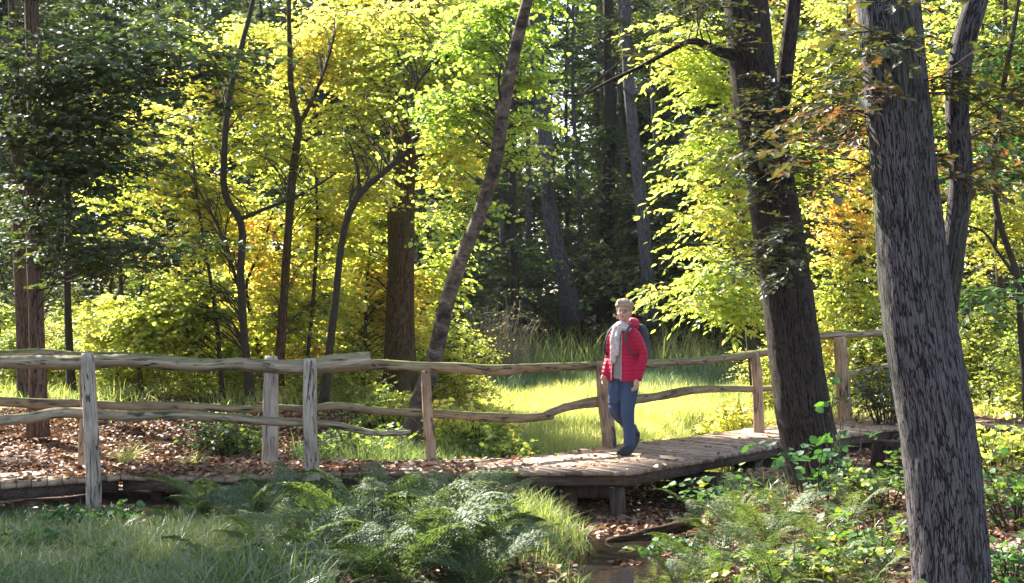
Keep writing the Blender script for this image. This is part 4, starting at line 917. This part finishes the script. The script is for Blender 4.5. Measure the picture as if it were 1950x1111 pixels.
shrub('bramble', 'tangle of yellow-green bramble at the right edge', 'bramble', 1940, 11.0, .8, .6, 34, HZ, hclump(.8, .35, 3, 7), 507, .06, 7, 4, 'round')
shrub('bramble', 'sunlit bramble behind the thick grey oak', 'bramble', 1900, 15.5, .9, .8, 40, M['leaf_yellow'], hclump(.5, .25, 3, 8), 508, .075, 7, 4, 'round')
shrub('bramble', 'low bramble in the right corner of the floor', 'bramble', 1930, 8.8, .3, .4, 20, HZ, hclump(.4, .35, 3, 9), 509, .05, 7, 4, 'round')
shrub('bramble', 'low nettles under the near end of the ferns', 'bramble', 1290, 12.0, .3, .35, 22, HZ, hclump(.6, .35, 3, 10), 510, .06, 7, 4, 'round')
shrub('bush', 'golden bush right of the birch foot behind the rails', 'bush', 900, 17.2, .85, .6, 44, M['leaf_yellow'], hclump(.55, .3, 3, 11), 511, .07, 9, 5, 'round')
shrub('bush', 'green-brown bush hanging over the far rail left of the meadow', 'bush', 960, 16.4, .5, .45, 30, M['leaf_yellow'], hclump(.25, .3, 3, 12), 512, .06, 8, 4)
shrub('bush', 'low green bush between the brown trunk and the birch', 'bush', 740, 18.6, .8, .55, 36, M['leaf_yellow'], hclump(.35, .3, 3, 13), 513, .065, 9, 5)
shrub('bush', 'low green bush just behind the boardwalk left of the mossy post', 'bush', 440, 16.3, .5, .6, 34, M['leaf_yellow'], hclump(.15, .25, 3, 14), 514, .06, 8, 5)
shrub('bush', 'low green bush behind the far fence between two posts', 'bush', 660, 16.0, .45, .6, 34, M['leaf_yellow'], hclump(.2, .25, 3, 15), 515, .06, 8, 5)
shrub('bush', 'leafy plant under the boardwalk left of the first stilt', 'bush', 1010, 14.9, .22, .45, 26, M['leaf_yellow'], hclump(.5, .2, 3, 16), 516, .05, 7, 4)
shrub('bush', 'orange and yellow bush left of the leaning oak behind the rail', 'bush', 1415, 20.2, .95, .6, 40, M['leaf_yellow'], hclump(.75, .3, 3, 17), 517, .075, 8, 5, 'round')
shrub('bush', 'yellow bush low behind the fence near the sunny post', 'bush', 1350, 19.6, .5, .6, 36, M['leaf_yellow'], hclump(.6, .3, 3, 18), 518, .07, 8, 4, 'round')
shrub('bush', 'leggy brown-leaved bush by the sunlit far fence', 'bush', 1690, 19.8, 1.1, .6, 34, M['leaf_oak'], hclump(.4, .3, 3, 19), 519, .07, 8, 4)
for k, (px, Y, h_, r_, lab) in enumerate([(60, 24, 1.5, .9, 'pale brushy tangle behind the reddish pair of trunks'), (210, 26, 2.0, 1.1, 'grey brushwood between the left post and the yellow thicket'), (940, 30, 2.2, 1.2, 'grey leafless brush behind the birch')]):
    shrub('brushwood', lab, 'brushwood', px, Y, h_, r_, 60, M['leaf_far'], hclump(.9, .2, 2, 30 + k), 530 + k, .05, 3, 5, 'kite', .7, stemm=M['twig_pale'])

for k, (px, Y, h_, lab) in enumerate([(60, 10.6, .2, 'small leafy weed in the grass at the lower left corner'), (190, 9.6, .22, 'leafy weed in the grass below the left post'), (300, 10.2, .24, 'browning bramble in the grass right of the left post'), (330, 9.4, .2, 'leafy weed among the grass near the bottom edge'), (130, 11.9, .2, 'small nettle patch against the deck left of the post'), (240, 11.9, .2, 'small nettle patch right of the left post')]):
    shrub('weed', lab, 'weed', px, Y, h_, .22, 16, HZ, hclump([.4, .6, .95, .7, .35, .4][k], .25, 4, 40 + k), 560 + k, .05, 6, 4, 'round', .16, group='weeds in the foreground grass')
litter('fallen_leaves', 'few brown leaves caught in the foreground grass', 408, 1500, xf(-60, 640), (8.5, 12.4), .4)

# stump and stone
def stump():
    Y = 14.6; x = (1690 - CX) / FPX * Y; z = float(gz(x, Y)); mb = MB(); n = 14
    q = np.stack([np.linspace(0, .03, n), np.zeros(n), np.linspace(-.15, .36, n)], 1)
    r = .15 * (1 + .5 * np.exp(-(q[:, 2] + .1) / .12))
    tubes(mb, q, r, 28, shape=lambda th, s: 1 + .1 * np.sin(4 * th + 2) + .06 * np.sin(9 * th) + .3 * np.clip((s - .42) * 6, 0, 1) * np.sin(7 * th + 1) * .2, caps=True)
    o = mb.build('tree_stump', M['bark_dark'], smooth=True); o.location = (x, Y, z); tag(o, 'dark rotten stump between the two oak trunks', 'stump')
stump()
def stone(px, Y, r, lab, seed, mat):
    x = (px - CX) / FPX * Y; bpy_m = MB(); rng = np.random.default_rng(seed)
    nu, nv = 18, 12; u = np.arange(nu) / nu * 2 * np.pi; v = np.linspace(.02, np.pi - .02, nv); U, V = np.meshgrid(u, v)
    R = r * (1 + .13 * np.sin(2 * U + 1) * np.sin(V) + .1 * np.sin(3 * V + U) + .06 * np.sin(5 * U + 2 * V))
    pts = np.stack([R * np.sin(V) * np.cos(U) * 1.2, R * np.sin(V) * np.sin(U), R * np.cos(V) * .75], -1)
    idx = np.arange(nu * nv).reshape(nv, nu); i2 = np.roll(idx, -1, 1)
    f = np.stack([idx[:-1], idx[1:], i2[1:], i2[:-1]], -1).reshape(-1, 4)
    bpy_m.add(pts.reshape(-1, 3), [f, idx[0][None], idx[-1][::-1][None]]); o = bpy_m.build('stone', mat, smooth=True)
    o.location = (x, Y, float(gz(x, Y)) + r * .35); tag(o, lab, 'stone')
sm, nd, lk = newmat('dark_stone'); g = nd.new('ShaderNodeNewGeometry'); nn_ = noise(nd, lk, g.outputs['Position'], 25, 5)
rr_ = ramp(nd, [(.3, (.03, .03, .035)), (.7, (.09, .09, .10))]); lk.new(nn_.outputs['Fac'], rr_.inputs[0]); finish(nd, lk, rr_.outputs[0], nn_.outputs['Fac'], .6, .02)
stone(612, 13.4, .13, 'dark rounded stone behind the foot of the near fence post', 1, sm)
def sunken_log():
    mb = MB(); a = np.array([.80, 12.45, -.45]); b = np.array([1.62, 12.9, -.37]); q = resample(np.array([a, a * .7 + b * .3 + [0, .02, -.01], a * .3 + b * .7 + [.01, -.03, .015], b]), 44)
    r = .050 * (1 + .25 * vnoise(np.linspace(0, 5, 44), np.zeros(44), 3)); r[0] *= .45; r[1] *= .8; r[-1] *= .5; r[-2] *= .85
    tubes(mb, q, r, 26, shape=lambda th, s: 1 + .12 * np.sin(3 * th + 4 * s) + .12 * vnoise(th * 3, s * 14, 2), caps=True)
    tag(mb.build('fallen_log', M['bark_brown'], smooth=True), 'dark wet log lying across the stream', 'log')
sunken_log()

# ------------------------------------------------------------------ the person
def ell(mb, c, r, nu=20, nv=14, rot=0.0):
    u = np.arange(nu) / nu * 2 * np.pi; v = np.linspace(.03, np.pi - .03, nv); U, V = np.meshgrid(u, v)
    x, y, z = r[0] * np.sin(V) * np.cos(U), r[1] * np.sin(V) * np.sin(U), r[2] * np.cos(V)
    if rot: y, z = y * math.cos(rot) - z * math.sin(rot), y * math.sin(rot) + z * math.cos(rot)
    idx = np.arange(nu * nv).reshape(nv, nu); i2 = np.roll(idx, -1, 1)
    f = np.stack([idx[:-1], idx[1:], i2[1:], i2[:-1]], -1).reshape(-1, 4)
    mb.add(np.stack([x + c[0], y + c[1], z + c[2]], -1).reshape(-1, 3), [f, idx[0][None], idx[-1][::-1][None]])
def loft(mb, rings, nu=28, power=2.0):
    """rings: (z, cx, cy, rx, ry)"""
    rg = resample(np.array(rings, float), len(rings) * 4); u = np.arange(nu) / nu * 2 * np.pi
    c, s = np.cos(u), np.sin(u); c2 = np.sign(c) * np.abs(c) ** (2 / power); s2 = np.sign(s) * np.abs(s) ** (2 / power)
    v = np.stack([rg[:, 1:2] + rg[:, 3:4] * c2, rg[:, 2:3] + rg[:, 4:5] * s2, rg[:, 0:1] + 0 * c2], -1)
    n = len(rg); idx = np.arange(n * nu).reshape(n, nu); i2 = np.roll(idx, -1, 1)
    f = np.stack([idx[:-1], i2[:-1], i2[1:], idx[1:]], -1).reshape(-1, 4)
    mb.add(v.reshape(-1, 3), [f, idx[0][::-1][None], idx[-1][None]])
def limb(mb, pts, r, n=18, sides=16):
    q = resample(np.array(pts, float), n); rr = np.interp(np.linspace(0, 1, n), np.linspace(0, 1, len(r)), r)
    tubes(mb, q, rr, sides, caps=True)
    ell(mb, pts[0], (r[0],) * 3, 12, 8); ell(mb, pts[-1], (r[-1],) * 3, 12, 8)
def shell(mb, rings, a0, a1, th=.02, nu=40):
    rg = resample(np.array(rings, float), len(rings) * 4); u = np.linspace(a0, a1, nu)
    n = len(rg)
    def surf(k): return np.stack([rg[:, 1:2] + (rg[:, 3:4] - k) * np.cos(u), rg[:, 2:3] + (rg[:, 4:5] - k) * np.sin(u), rg[:, 0:1] + 0 * u], -1).reshape(-1, 3)
    A, B = surf(0), surf(th); ia = np.arange(n * nu).reshape(n, nu); ib = ia + n * nu
    q = lambda a, b, c, d: np.stack([a, b, c, d], -1).reshape(-1, 4)
    f = [q(ia[:-1, :-1], ia[:-1, 1:], ia[1:, 1:], ia[1:, :-1]), q(ib[:-1, :-1], ib[1:, :-1], ib[1:, 1:], ib[:-1, 1:]),
         q(ia[0, :-1], ib[0, :-1], ib[0, 1:], ia[0, 1:]), q(ia[-1, :-1], ia[-1, 1:], ib[-1, 1:], ib[-1, :-1]),
         q(ia[:-1, 0], ia[1:, 0], ib[1:, 0], ib[:-1, 0]), q(ia[:-1, -1], ib[:-1, -1], ib[1:, -1], ia[1:, -1])]
    mb.add(np.concatenate([A, B]), f)
def fuse(mb, name, mat, parent, voxel, smooth=4, disp=0, dsize=.03):
    o = mb.build(name, mat, parent, True)
    r = o.modifiers.new('r', 'REMESH'); r.mode = 'VOXEL'; r.voxel_size = voxel; r.use_smooth_shade = True
    s = o.modifiers.new('s', 'SMOOTH'); s.iterations = smooth; s.factor = .5
    if disp:
        tx = bpy.data.textures.new(name, 'CLOUDS'); tx.noise_scale = dsize
        d = o.modifiers.new('d', 'DISPLACE'); d.texture = tx; d.strength = disp; d.mid_level = .5
    dg = bpy.context.evaluated_depsgraph_get(); me = bpy.data.meshes.new_from_object(o.evaluated_get(dg))
    o.modifiers.clear(); o.data = me; me.name = name
    for p in me.polygons: p.use_smooth = True
    if not me.materials: me.materials.append(mat)
    return o
def cloth(name, col, bands=None, bump=.5, rough=.8, scale=60, var=.25, col2=None, spec=.2):
    m, nd, lk = newmat(name); tc = nd.new('ShaderNodeTexCoord'); n = noise(nd, lk, tc.outputs['Object'], scale, 4)
    big = noise(nd, lk, tc.outputs['Object'], 9, 3)
    r = ramp(nd, [(.35, tuple(c * (1 - var) for c in col)), (.65, tuple(c * (1 + var) for c in (col2 or col)))]); lk.new(n.outputs['Fac'], r.inputs[0])
    h = big.outputs['Fac']; dist = .03
    if bands:
        sp = nd.new('ShaderNodeSeparateXYZ'); lk.new(tc.outputs['Object'], sp.inputs[0])
        a = nd.new('ShaderNodeMath'); a.operation = 'MULTIPLY'; a.inputs[1].default_value = bands; lk.new(sp.outputs['Z'], a.inputs[0])
        b = nd.new('ShaderNodeMath'); b.operation = 'MULTIPLY_ADD'; lk.new(big.outputs['Fac'], b.inputs[0]); b.inputs[1].default_value = .8; lk.new(a.outputs[0], b.inputs[2])
        s = nd.new('ShaderNodeMath'); s.operation = 'SINE'; lk.new(b.outputs[0], s.inputs[0])
        ab = nd.new('ShaderNodeMath'); ab.operation = 'ABSOLUTE'; lk.new(s.outputs[0], ab.inputs[0])
        pw = nd.new('ShaderNodeMath'); pw.operation = 'POWER'; lk.new(ab.outputs[0], pw.inputs[0]); pw.inputs[1].default_value = .5
        h = pw.outputs[0]; dist = .016
    finish(nd, lk, r.outputs[0], h, bump, dist, rough, spec); return m
TURN = math.radians(24)
def turn(mb, zmin):
    """turn everything above the chin towards the camera and tip it forward a little"""
    for v in mb.v:
        f = ss(zmin, zmin + .05, v[:, 2]); c, s_ = np.cos(TURN * f), np.sin(TURN * f)
        x, y = v[:, 0].copy(), v[:, 1].copy(); v[:, 0] = x * c - y * s_; v[:, 1] = x * s_ + y * c
def person():
    Y = 15.5; x = (1189 - CX) / FPX * Y
    root = empty('person', (x, Y, .008), 'woman in red quilted jacket, blue jeans and pale scarf walking on the boardwalk', 'person')
    root.rotation_euler = (0, 0, math.radians(-43)); root.scale = (.96, .94, 1.0)
    skin = cloth('skin', (.52, .30, .22), var=.06, bump=.05, rough=.5, spec=.4)
    red = cloth('red_quilted_nylon', (.40, .008, .042), bands=math.pi / .042, bump=.45, rough=.55, var=.12, spec=.2)
    denim = cloth('blue_denim', (.045, .065, .12), bump=.6, scale=120, var=.3)
    grey = cloth('grey_shirt', (.23, .21, .19), bump=.5, var=.15)
    sc_m = cloth('pale_patterned_scarf', (.50, .42, .41), bump=.8, scale=45, var=.3)
    dark = cloth('dark_boot_leather', (.03, .028, .032), bump=.3, rough=.6)
    packm = cloth('dark_pack_fabric', (.05, .052, .065), bump=.4, rough=.7)
    hairm = cloth('sandy_short_hair', (.36, .27, .19), scale=140, var=.45, bump=.6, rough=.6)
    black = cloth('black_frame', (.02, .02, .02), rough=.3)
    # body: one continuous surface
    b = MB()
    loft(b, [(.80, 0, .01, .15, .11), (.95, 0, 0, .14, .10), (1.10, 0, 0, .15, .105), (1.25, 0, 0, .15, .10), (1.31, 0, .005, .10, .075), (1.35, 0, .005, .055, .055), (1.42, 0, -.005, .052, .052)])
    ell(b, (0, -.012, 1.505), (.072, .088, .105)); ell(b, (0, -.035, 1.445), (.052, .062, .058)); ell(b, (0, -.055, 1.412), (.028, .03, .02))
    ell(b, (0, .01, 1.53), (.074, .088, .085))
    ell(b, (0, -.107, 1.478), (.013, .018, .014)); limb(b, [(0, -.092, 1.51), (0, -.108, 1.485)], [.009, .012], 6, 8)
    for s in (-1, 1):
        ell(b, (s * .076, 0, 1.49), (.010, .018, .030)); ell(b, (s * .035, -.075, 1.465), (.026, .02, .022))
        ell(b, (s * .026, -.088, 1.523), (.02, .009, .007))
    turn(b, 1.37)
    arms = {1: [(.145, 0, 1.25), (.215, .045, 1.03), (.215, -.03, .80)], -1: [(-.145, 0, 1.25), (-.20, .0, 1.03), (-.17, -.12, .83)]}
    for s, a in arms.items():
        limb(b, a, [.05, .042, .036, .03], 16, 12)
        w = np.array(a[2]); d = w - np.array(a[1]); d /= np.linalg.norm(d)
        pal = w + d * .055; fw = np.array([0, -1., 0]) - d * d[1] * -1; fw /= np.linalg.norm(fw)
        o_ = np.cross(d, fw)
        for i, (off, ln) in enumerate(((-.030, .060), (-.010, .072), (.010, .068), (.028, .052))):
            k0 = pal + fw * (-off) + d * .018; inn = o_ * (-s) * .0
            curl = np.array([-s * .30, -.12, 0])
            limb(b, [w + d * .01 + fw * (-off) * .6, k0, k0 + (d + curl * .7) * ln * .5, k0 + (d + curl * 1.8) * ln * .92], [.012, .0105, .0095, .0075], 10, 8)
        limb(b, [w + d * .015 + fw * .018, pal + fw * .045 - d * .012, pal + fw * .052 + d * .025], [.013, .0115, .009], 8, 8)
        ell(b, pal - d * .01, (.018, .034, .040))
    legs = {1: [(.085, .0, .86), (.082, -.055, .47), (.070, -.01, .085)], -1: [(-.085, .0, .86), (-.100, -.035, .47), (-.095, .290, .215)]}
    for s, l in legs.items(): limb(b, l, [.066, .042, .034, .028], 18, 12)
    fuse(b, 'body', skin, root, .006, 3)
    # jeans
    j = MB(); loft(j, [(.76, 0, .005, .150, .115), (.84, 0, .008, .168, .128), (.92, 0, .005, .160, .12), (.98, 0, 0, .15, .11)])
    limb(j, [(.088, .003, .82), (.086, -.012, .66), (.084, -.05, .47), (.078, -.02, .28), (.072, .005, .10)], [.104, .092, .075, .067, .066], 26, 18)
    limb(j, [(-.088, .003, .82), (-.094, -.02, .66), (-.102, -.035, .47), (-.100, .11, .345), (-.095, .262, .235)], [.104, .092, .075, .067, .064], 26, 18)
    fuse(j, 'jeans', denim, root, .010, 3, .012, .05)
    # boots
    for s, c, rot in ((1, (.070, -.06, .05), 0), (-1, (-.095, .290, .135), .85)):
        f = MB(); ca, sa = math.cos(rot), math.sin(rot)
        def R(p): return (p[0] + c[0], p[1] * ca - p[2] * sa + c[1], p[1] * sa + p[2] * ca + c[2])
        limb(f, [R((0, .06, .07)), R((0, .06, -.005))], [.050, .046], 8, 14)
        limb(f, [R((0, .075, -.015)), R((0, -.02, -.012)), R((.004, -.10, -.022)), R((.006, -.135, -.026))], [.038, .044, .042, .026], 14, 14)
        o = fuse(f, 'boot', dark, root, .007, 3)
        so_ = MB(); q = [R((math.cos(t) * .044, -.035 + math.sin(t) * .135, -.050)) for t in np.linspace(0, 2 * np.pi, 24, endpoint=False)]; q2 = [R((math.cos(t) * .044, -.035 + math.sin(t) * .135, -.034)) for t in np.linspace(0, 2 * np.pi, 24, endpoint=False)]
        ii = np.arange(24); so_.add(np.array(q + q2), [np.stack([ii, (ii + 1) % 24, (ii + 1) % 24 + 24, ii + 24], 1), ii[::-1][None], (ii + 24)[None]])
        so_.build('sole', black, o)
    # shirt
    t = MB(); loft(t, [(.79, 0, -.005, .168, .128), (.95, 0, -.005, .160, .125), (1.12, 0, -.005, .160, .125), (1.25, 0, 0, .155, .11), (1.31, 0, 0, .11, .085)])
    fuse(t, 'shirt', grey, root, .010, 3, .008, .06)
    # jacket, open in front (front is -y, angle -90 deg)
    k = MB(); g = math.radians(20)
    shell(k, [(.765, 0, .005, .206, .165), (.90, 0, .005, .196, .155), (1.05, 0, .003, .182, .148), (1.18, 0, .003, .182, .142), (1.26, 0, .005, .168, .130), (1.31, 0, .012, .145, .115), (1.345, 0, .018, .105, .098), (1.375, 0, .02, .10, .095)], -math.pi / 2 + g, 1.5 * math.pi - g * .9, .03, 48)
    for s, a in arms.items():
        limb(k, [np.array(a[0]) - (s * .01, 0, .005), np.array(a[0]) * .5 + np.array(a[1]) * .5 + (s * .008, 0, 0), a[1], np.array(a[1]) * .45 + np.array(a[2]) * .55, np.array(a[2]) + (0, 0, .015)], [.074, .070, .062, .057, .048], 26, 18)
    kj = fuse(k, 'jacket', red, root, .009, 3, .010, .045)
    hd = MB(); q = np.array([(.10 * math.cos(a), .035 + .10 * math.sin(a), 1.345 + .035 * math.sin(a)) for a in np.linspace(-.75, math.pi + .75, 22)])
    tubes(hd, q, .030 + .026 * np.sin(np.linspace(0, np.pi, 22)), 14, caps=True); ell(hd, (0, .135, 1.33), (.095, .05, .07))
    fuse(hd, 'hood', red, root, .009, 3)
    zp = MB()
    for s in (-1, 1):
        an = [-math.pi / 2 + g * 1.02, 1.5 * math.pi - g * .92][0 if s == 1 else 1]
        rg = resample(np.array([(.775, 0, .005, .206, .165), (.90, 0, .005, .196, .155), (1.05, 0, .003, .182, .148), (1.18, 0, .003, .182, .142), (1.26, 0, .005, .168, .130)]), 20)
        q = np.stack([rg[:, 1] + rg[:, 3] * math.cos(an), rg[:, 2] + rg[:, 4] * math.sin(an) - .004, rg[:, 0]], 1); z2 = MB(); tubes(z2, q, np.full(20, .005), 6, caps=True)
        z2.build('zip', cloth('pale_zip_%s' % ('a' if s > 0 else 'b'), (.45, .38, .38)), kj)
    # scarf
    s_ = MB(); rng = np.random.default_rng(7)
    for i, (zz, rr_, r_) in enumerate(((1.345, .070, .026), (1.318, .084, .028), (1.295, .098, .026))):
        a = np.linspace(0, 2 * np.pi, 30); q = np.stack([rr_ * np.cos(a), -.012 + rr_ * .95 * np.sin(a) - .012 * i, zz - .022 * np.cos(a + np.pi / 2) * -1 * (1 + i * .3) + .006 * np.sin(3 * a + i)], 1)
        tubes(s_, q, r_ * (1 + .15 * np.sin(4 * a + i)), 12, caps=True)
    limb(s_, [(-.03, -.115, 1.31), (-.035, -.150, 1.22), (-.035, -.152, 1.10), (-.04, -.150, .985)], [.034, .036, .034, .038], 18, 10)
    limb(s_, [(.03, -.115, 1.31), (.022, -.148, 1.24), (.018, -.150, 1.15), (.012, -.150, 1.06)], [.032, .032, .030, .034], 18, 10)
    fuse(s_, 'scarf', sc_m, root, .007, 2, .014, .02)
    # hair
    h = MB(); ell(h, (0, .012, 1.552), (.088, .100, .082)); ell(h, (0, .04, 1.50), (.083, .072, .085)); ell(h, (0, -.055, 1.592), (.062, .045, .034)); ell(h, (-.03, -.06, 1.60), (.04, .04, .03))
    for s in (-1, 1): ell(h, (s * .070, -.008, 1.535), (.018, .04, .04))
    for i in range(110):
        v = rng.normal(0, 1, 3); v /= np.linalg.norm(v); v[2] = abs(v[2]) * .9 + .02 if v[1] < .2 else v[2]
        ell(h, (v[0] * .090, .012 + v[1] * .100, 1.550 + v[2] * .080), (.017, .017, .015), 8, 6)
    turn(h, 1.37); fuse(h, 'hair', hairm, root, .006, 1, .016, .012)
    # face details and glasses
    for s in (-1, 1):
        e = MB(); ell(e, (s * .027, -.090, 1.503), (.012, .006, .007), 12, 8); turn(e, 1.37); e.build('eye', black, root, True)
    mo = MB(); ell(mo, (0, -.097, 1.442), (.022, .007, .007), 14, 8); turn(mo, 1.37); mo.build('mouth', cloth('lip', (.28, .09, .08), rough=.5), root, True)
    gf = MB()
    for s in (-1, 1):
        a = np.linspace(0, 2 * np.pi, 20); tubes(gf, np.stack([s * .031 + .024 * np.cos(a), np.full(20, -.108) + .010 * abs(s) * np.cos(a) * s, 1.503 + .019 * np.sin(a)], 1), np.full(20, .0024), 6)
        tubes(gf, np.array([(s * .055, -.098, 1.508), (s * .074, -.05, 1.506), (s * .078, 0, 1.50)]), np.full(3, .0022), 6)
    tubes(gf, np.array([(-.008, -.109, 1.506), (0, -.113, 1.509), (.008, -.109, 1.506)]), np.full(3, .0024), 6)
    turn(gf, 1.37); gf.build('glasses', black, root, True)
    # backpack, a thing of its own
    bp = empty('backpack', (x, Y, .008), 'dark grey rucksack on the back of the woman in the red jacket', 'rucksack'); bp.rotation_euler = root.rotation_euler; bp.scale = root.scale
    p = MB(); loft(p, [(.96, 0, .225, .08, .05), (.985, 0, .23, .135, .075), (1.15, 0, .235, .145, .085), (1.28, 0, .23, .135, .078), (1.35, 0, .225, .10, .055), (1.37, 0, .22, .05, .03)], power=3)
    loft(p, [(.99, 0, .31, .07, .02), (1.02, 0, .315, .105, .04), (1.14, 0, .315, .105, .045), (1.20, 0, .305, .08, .02)], power=3)
    fuse(p, 'bag', packm, bp, .010, 3, .008, .05)
    for s in (-1, 1):
        st = MB(); q = resample(np.array([(s * .085, .16, 1.33), (s * .098, .08, 1.368), (s * .112, -.02, 1.355), (s * .128, -.125, 1.27), (s * .150, -.150, 1.17), (s * .185, -.11, 1.07), (s * .205, .02, 1.02), (s * .15, .17, 1.01)]), 40)
        tubes(st, q, np.full(40, .017), 8, flat=.55, caps=True); st.build('strap', packm, bp, True)
person()

# ------------------------------------------------------------------ labels for the many alike
ORD = 'first second third fourth fifth sixth seventh eighth ninth tenth eleventh twelfth thirteenth fourteenth fifteenth sixteenth'.split()
def rank(group, rows, fmt):
    """rows: upper depth limits with the words for that rank; labels run from left to right in the picture"""
    obs = [o for o in COL.objects if o.parent is None and o.get('group') == group]; lo = -1e9
    for hi, words in rows:
        r = sorted([o for o in obs if lo <= o.location.y < hi], key=lambda o: o.location.x / o.location.y); lo = hi
        for i, o in enumerate(r):
            w = ORD[i] + ' from the left' if i < len(r) - 1 or len(r) == 1 else 'last at the right end'
            o['label'] = fmt % (w, words)
rank(FG, [(36.6, ''), (45.9, 'nearest rank'), (53, 'middle rank'), (63.9, 'rear rank'), (200, 'farthest rank')], 'dim leafy background tree, %s in the %s of the wood')
for o in COL.objects:
    if o.parent is None and o.get('group') == FG and o.name in MAINFAR: o['label'] = MAINFAR[o.name]
rank('slender trunks of the far wood', [(999, 'row')], 'slender trunk behind the meadow, %s of the %s')
rank('dark bushes of the far wood', [(31, 'nearest row'), (36, 'second row'), (40.5, 'row behind the meadow'), (45, 'row on the far bank'), (99, 'last row')], 'dark leafy bush, %s in the %s')
rank('low yellow bushes behind the fences', [(21.45, 'foremost row'), (22.9, 'next row'), (24.2, 'second row'), (25.5, 'third row'), (99, 'rearmost row')], 'low yellowing sunlit bush, %s in the %s behind the fences')
rank('golden background trees', [(32, 'nearer row'), (36, 'middle row'), (99, 'rear row')], 'golden sunlit background tree, %s in the %s')
rank('lady ferns in front of the boardwalk', [(9.95, 'foremost row'), (10.6, 'front row'), (11.3, 'second row'), (11.95, 'third row'), (99, 'rear row')], 'blue-green fern, %s in the %s left of the stream')
rank('ferns between the near posts', [(12.05, 'front row'), (99, 'rear row')], 'dull fern between the near posts, %s in the %s')
rank('ferns right of the stream', [(9.99, 'front row'), (10.7, 'second row'), (11.7, 'middle row'), (99, 'rear row')], 'yellow-green fern right of the stream, %s in the %s')
rank('small ferns at the near oak', [(99, 'pair')], 'small fern by the thick grey oak, %s of the %s')
rank('shade trees left of the picture', [(14.9, 'nearest'), (16, 'middle'), (99, 'farthest')], 'tall shade tree outside the picture, %s, %s of three')

# ------------------------------------------------------------------ air
def haze(density):
    m = bpy.data.materials.new('air'); m.use_nodes = True; nd, lk = m.node_tree.nodes, m.node_tree.links; nd.clear()
    v = nd.new('ShaderNodeVolumePrincipled'); v.inputs['Density'].default_value = density; v.inputs['Color'].default_value = (.80, .88, 1, 1); v.inputs['Anisotropy'].default_value = .5
    o = nd.new('ShaderNodeOutputMaterial'); lk.new(v.outputs[0], o.inputs['Volume'])
    a, b = np.array([-95, -32, -3.]), np.array([95, 172, 24.])
    c = [(x, y, z) for z in (a[2], b[2]) for x, y in ((a[0], a[1]), (b[0], a[1]), (b[0], b[1]), (a[0], b[1]))]
    mb = MB(); mb.add(np.array(c), np.array([[0, 3, 2, 1], [4, 5, 6, 7], [0, 1, 5, 4], [1, 2, 6, 5], [2, 3, 7, 6], [3, 0, 4, 7]]))
    tag(mb.build('haze', m), 'thin hazy air between the trees', kind='stuff')
haze(.00012)
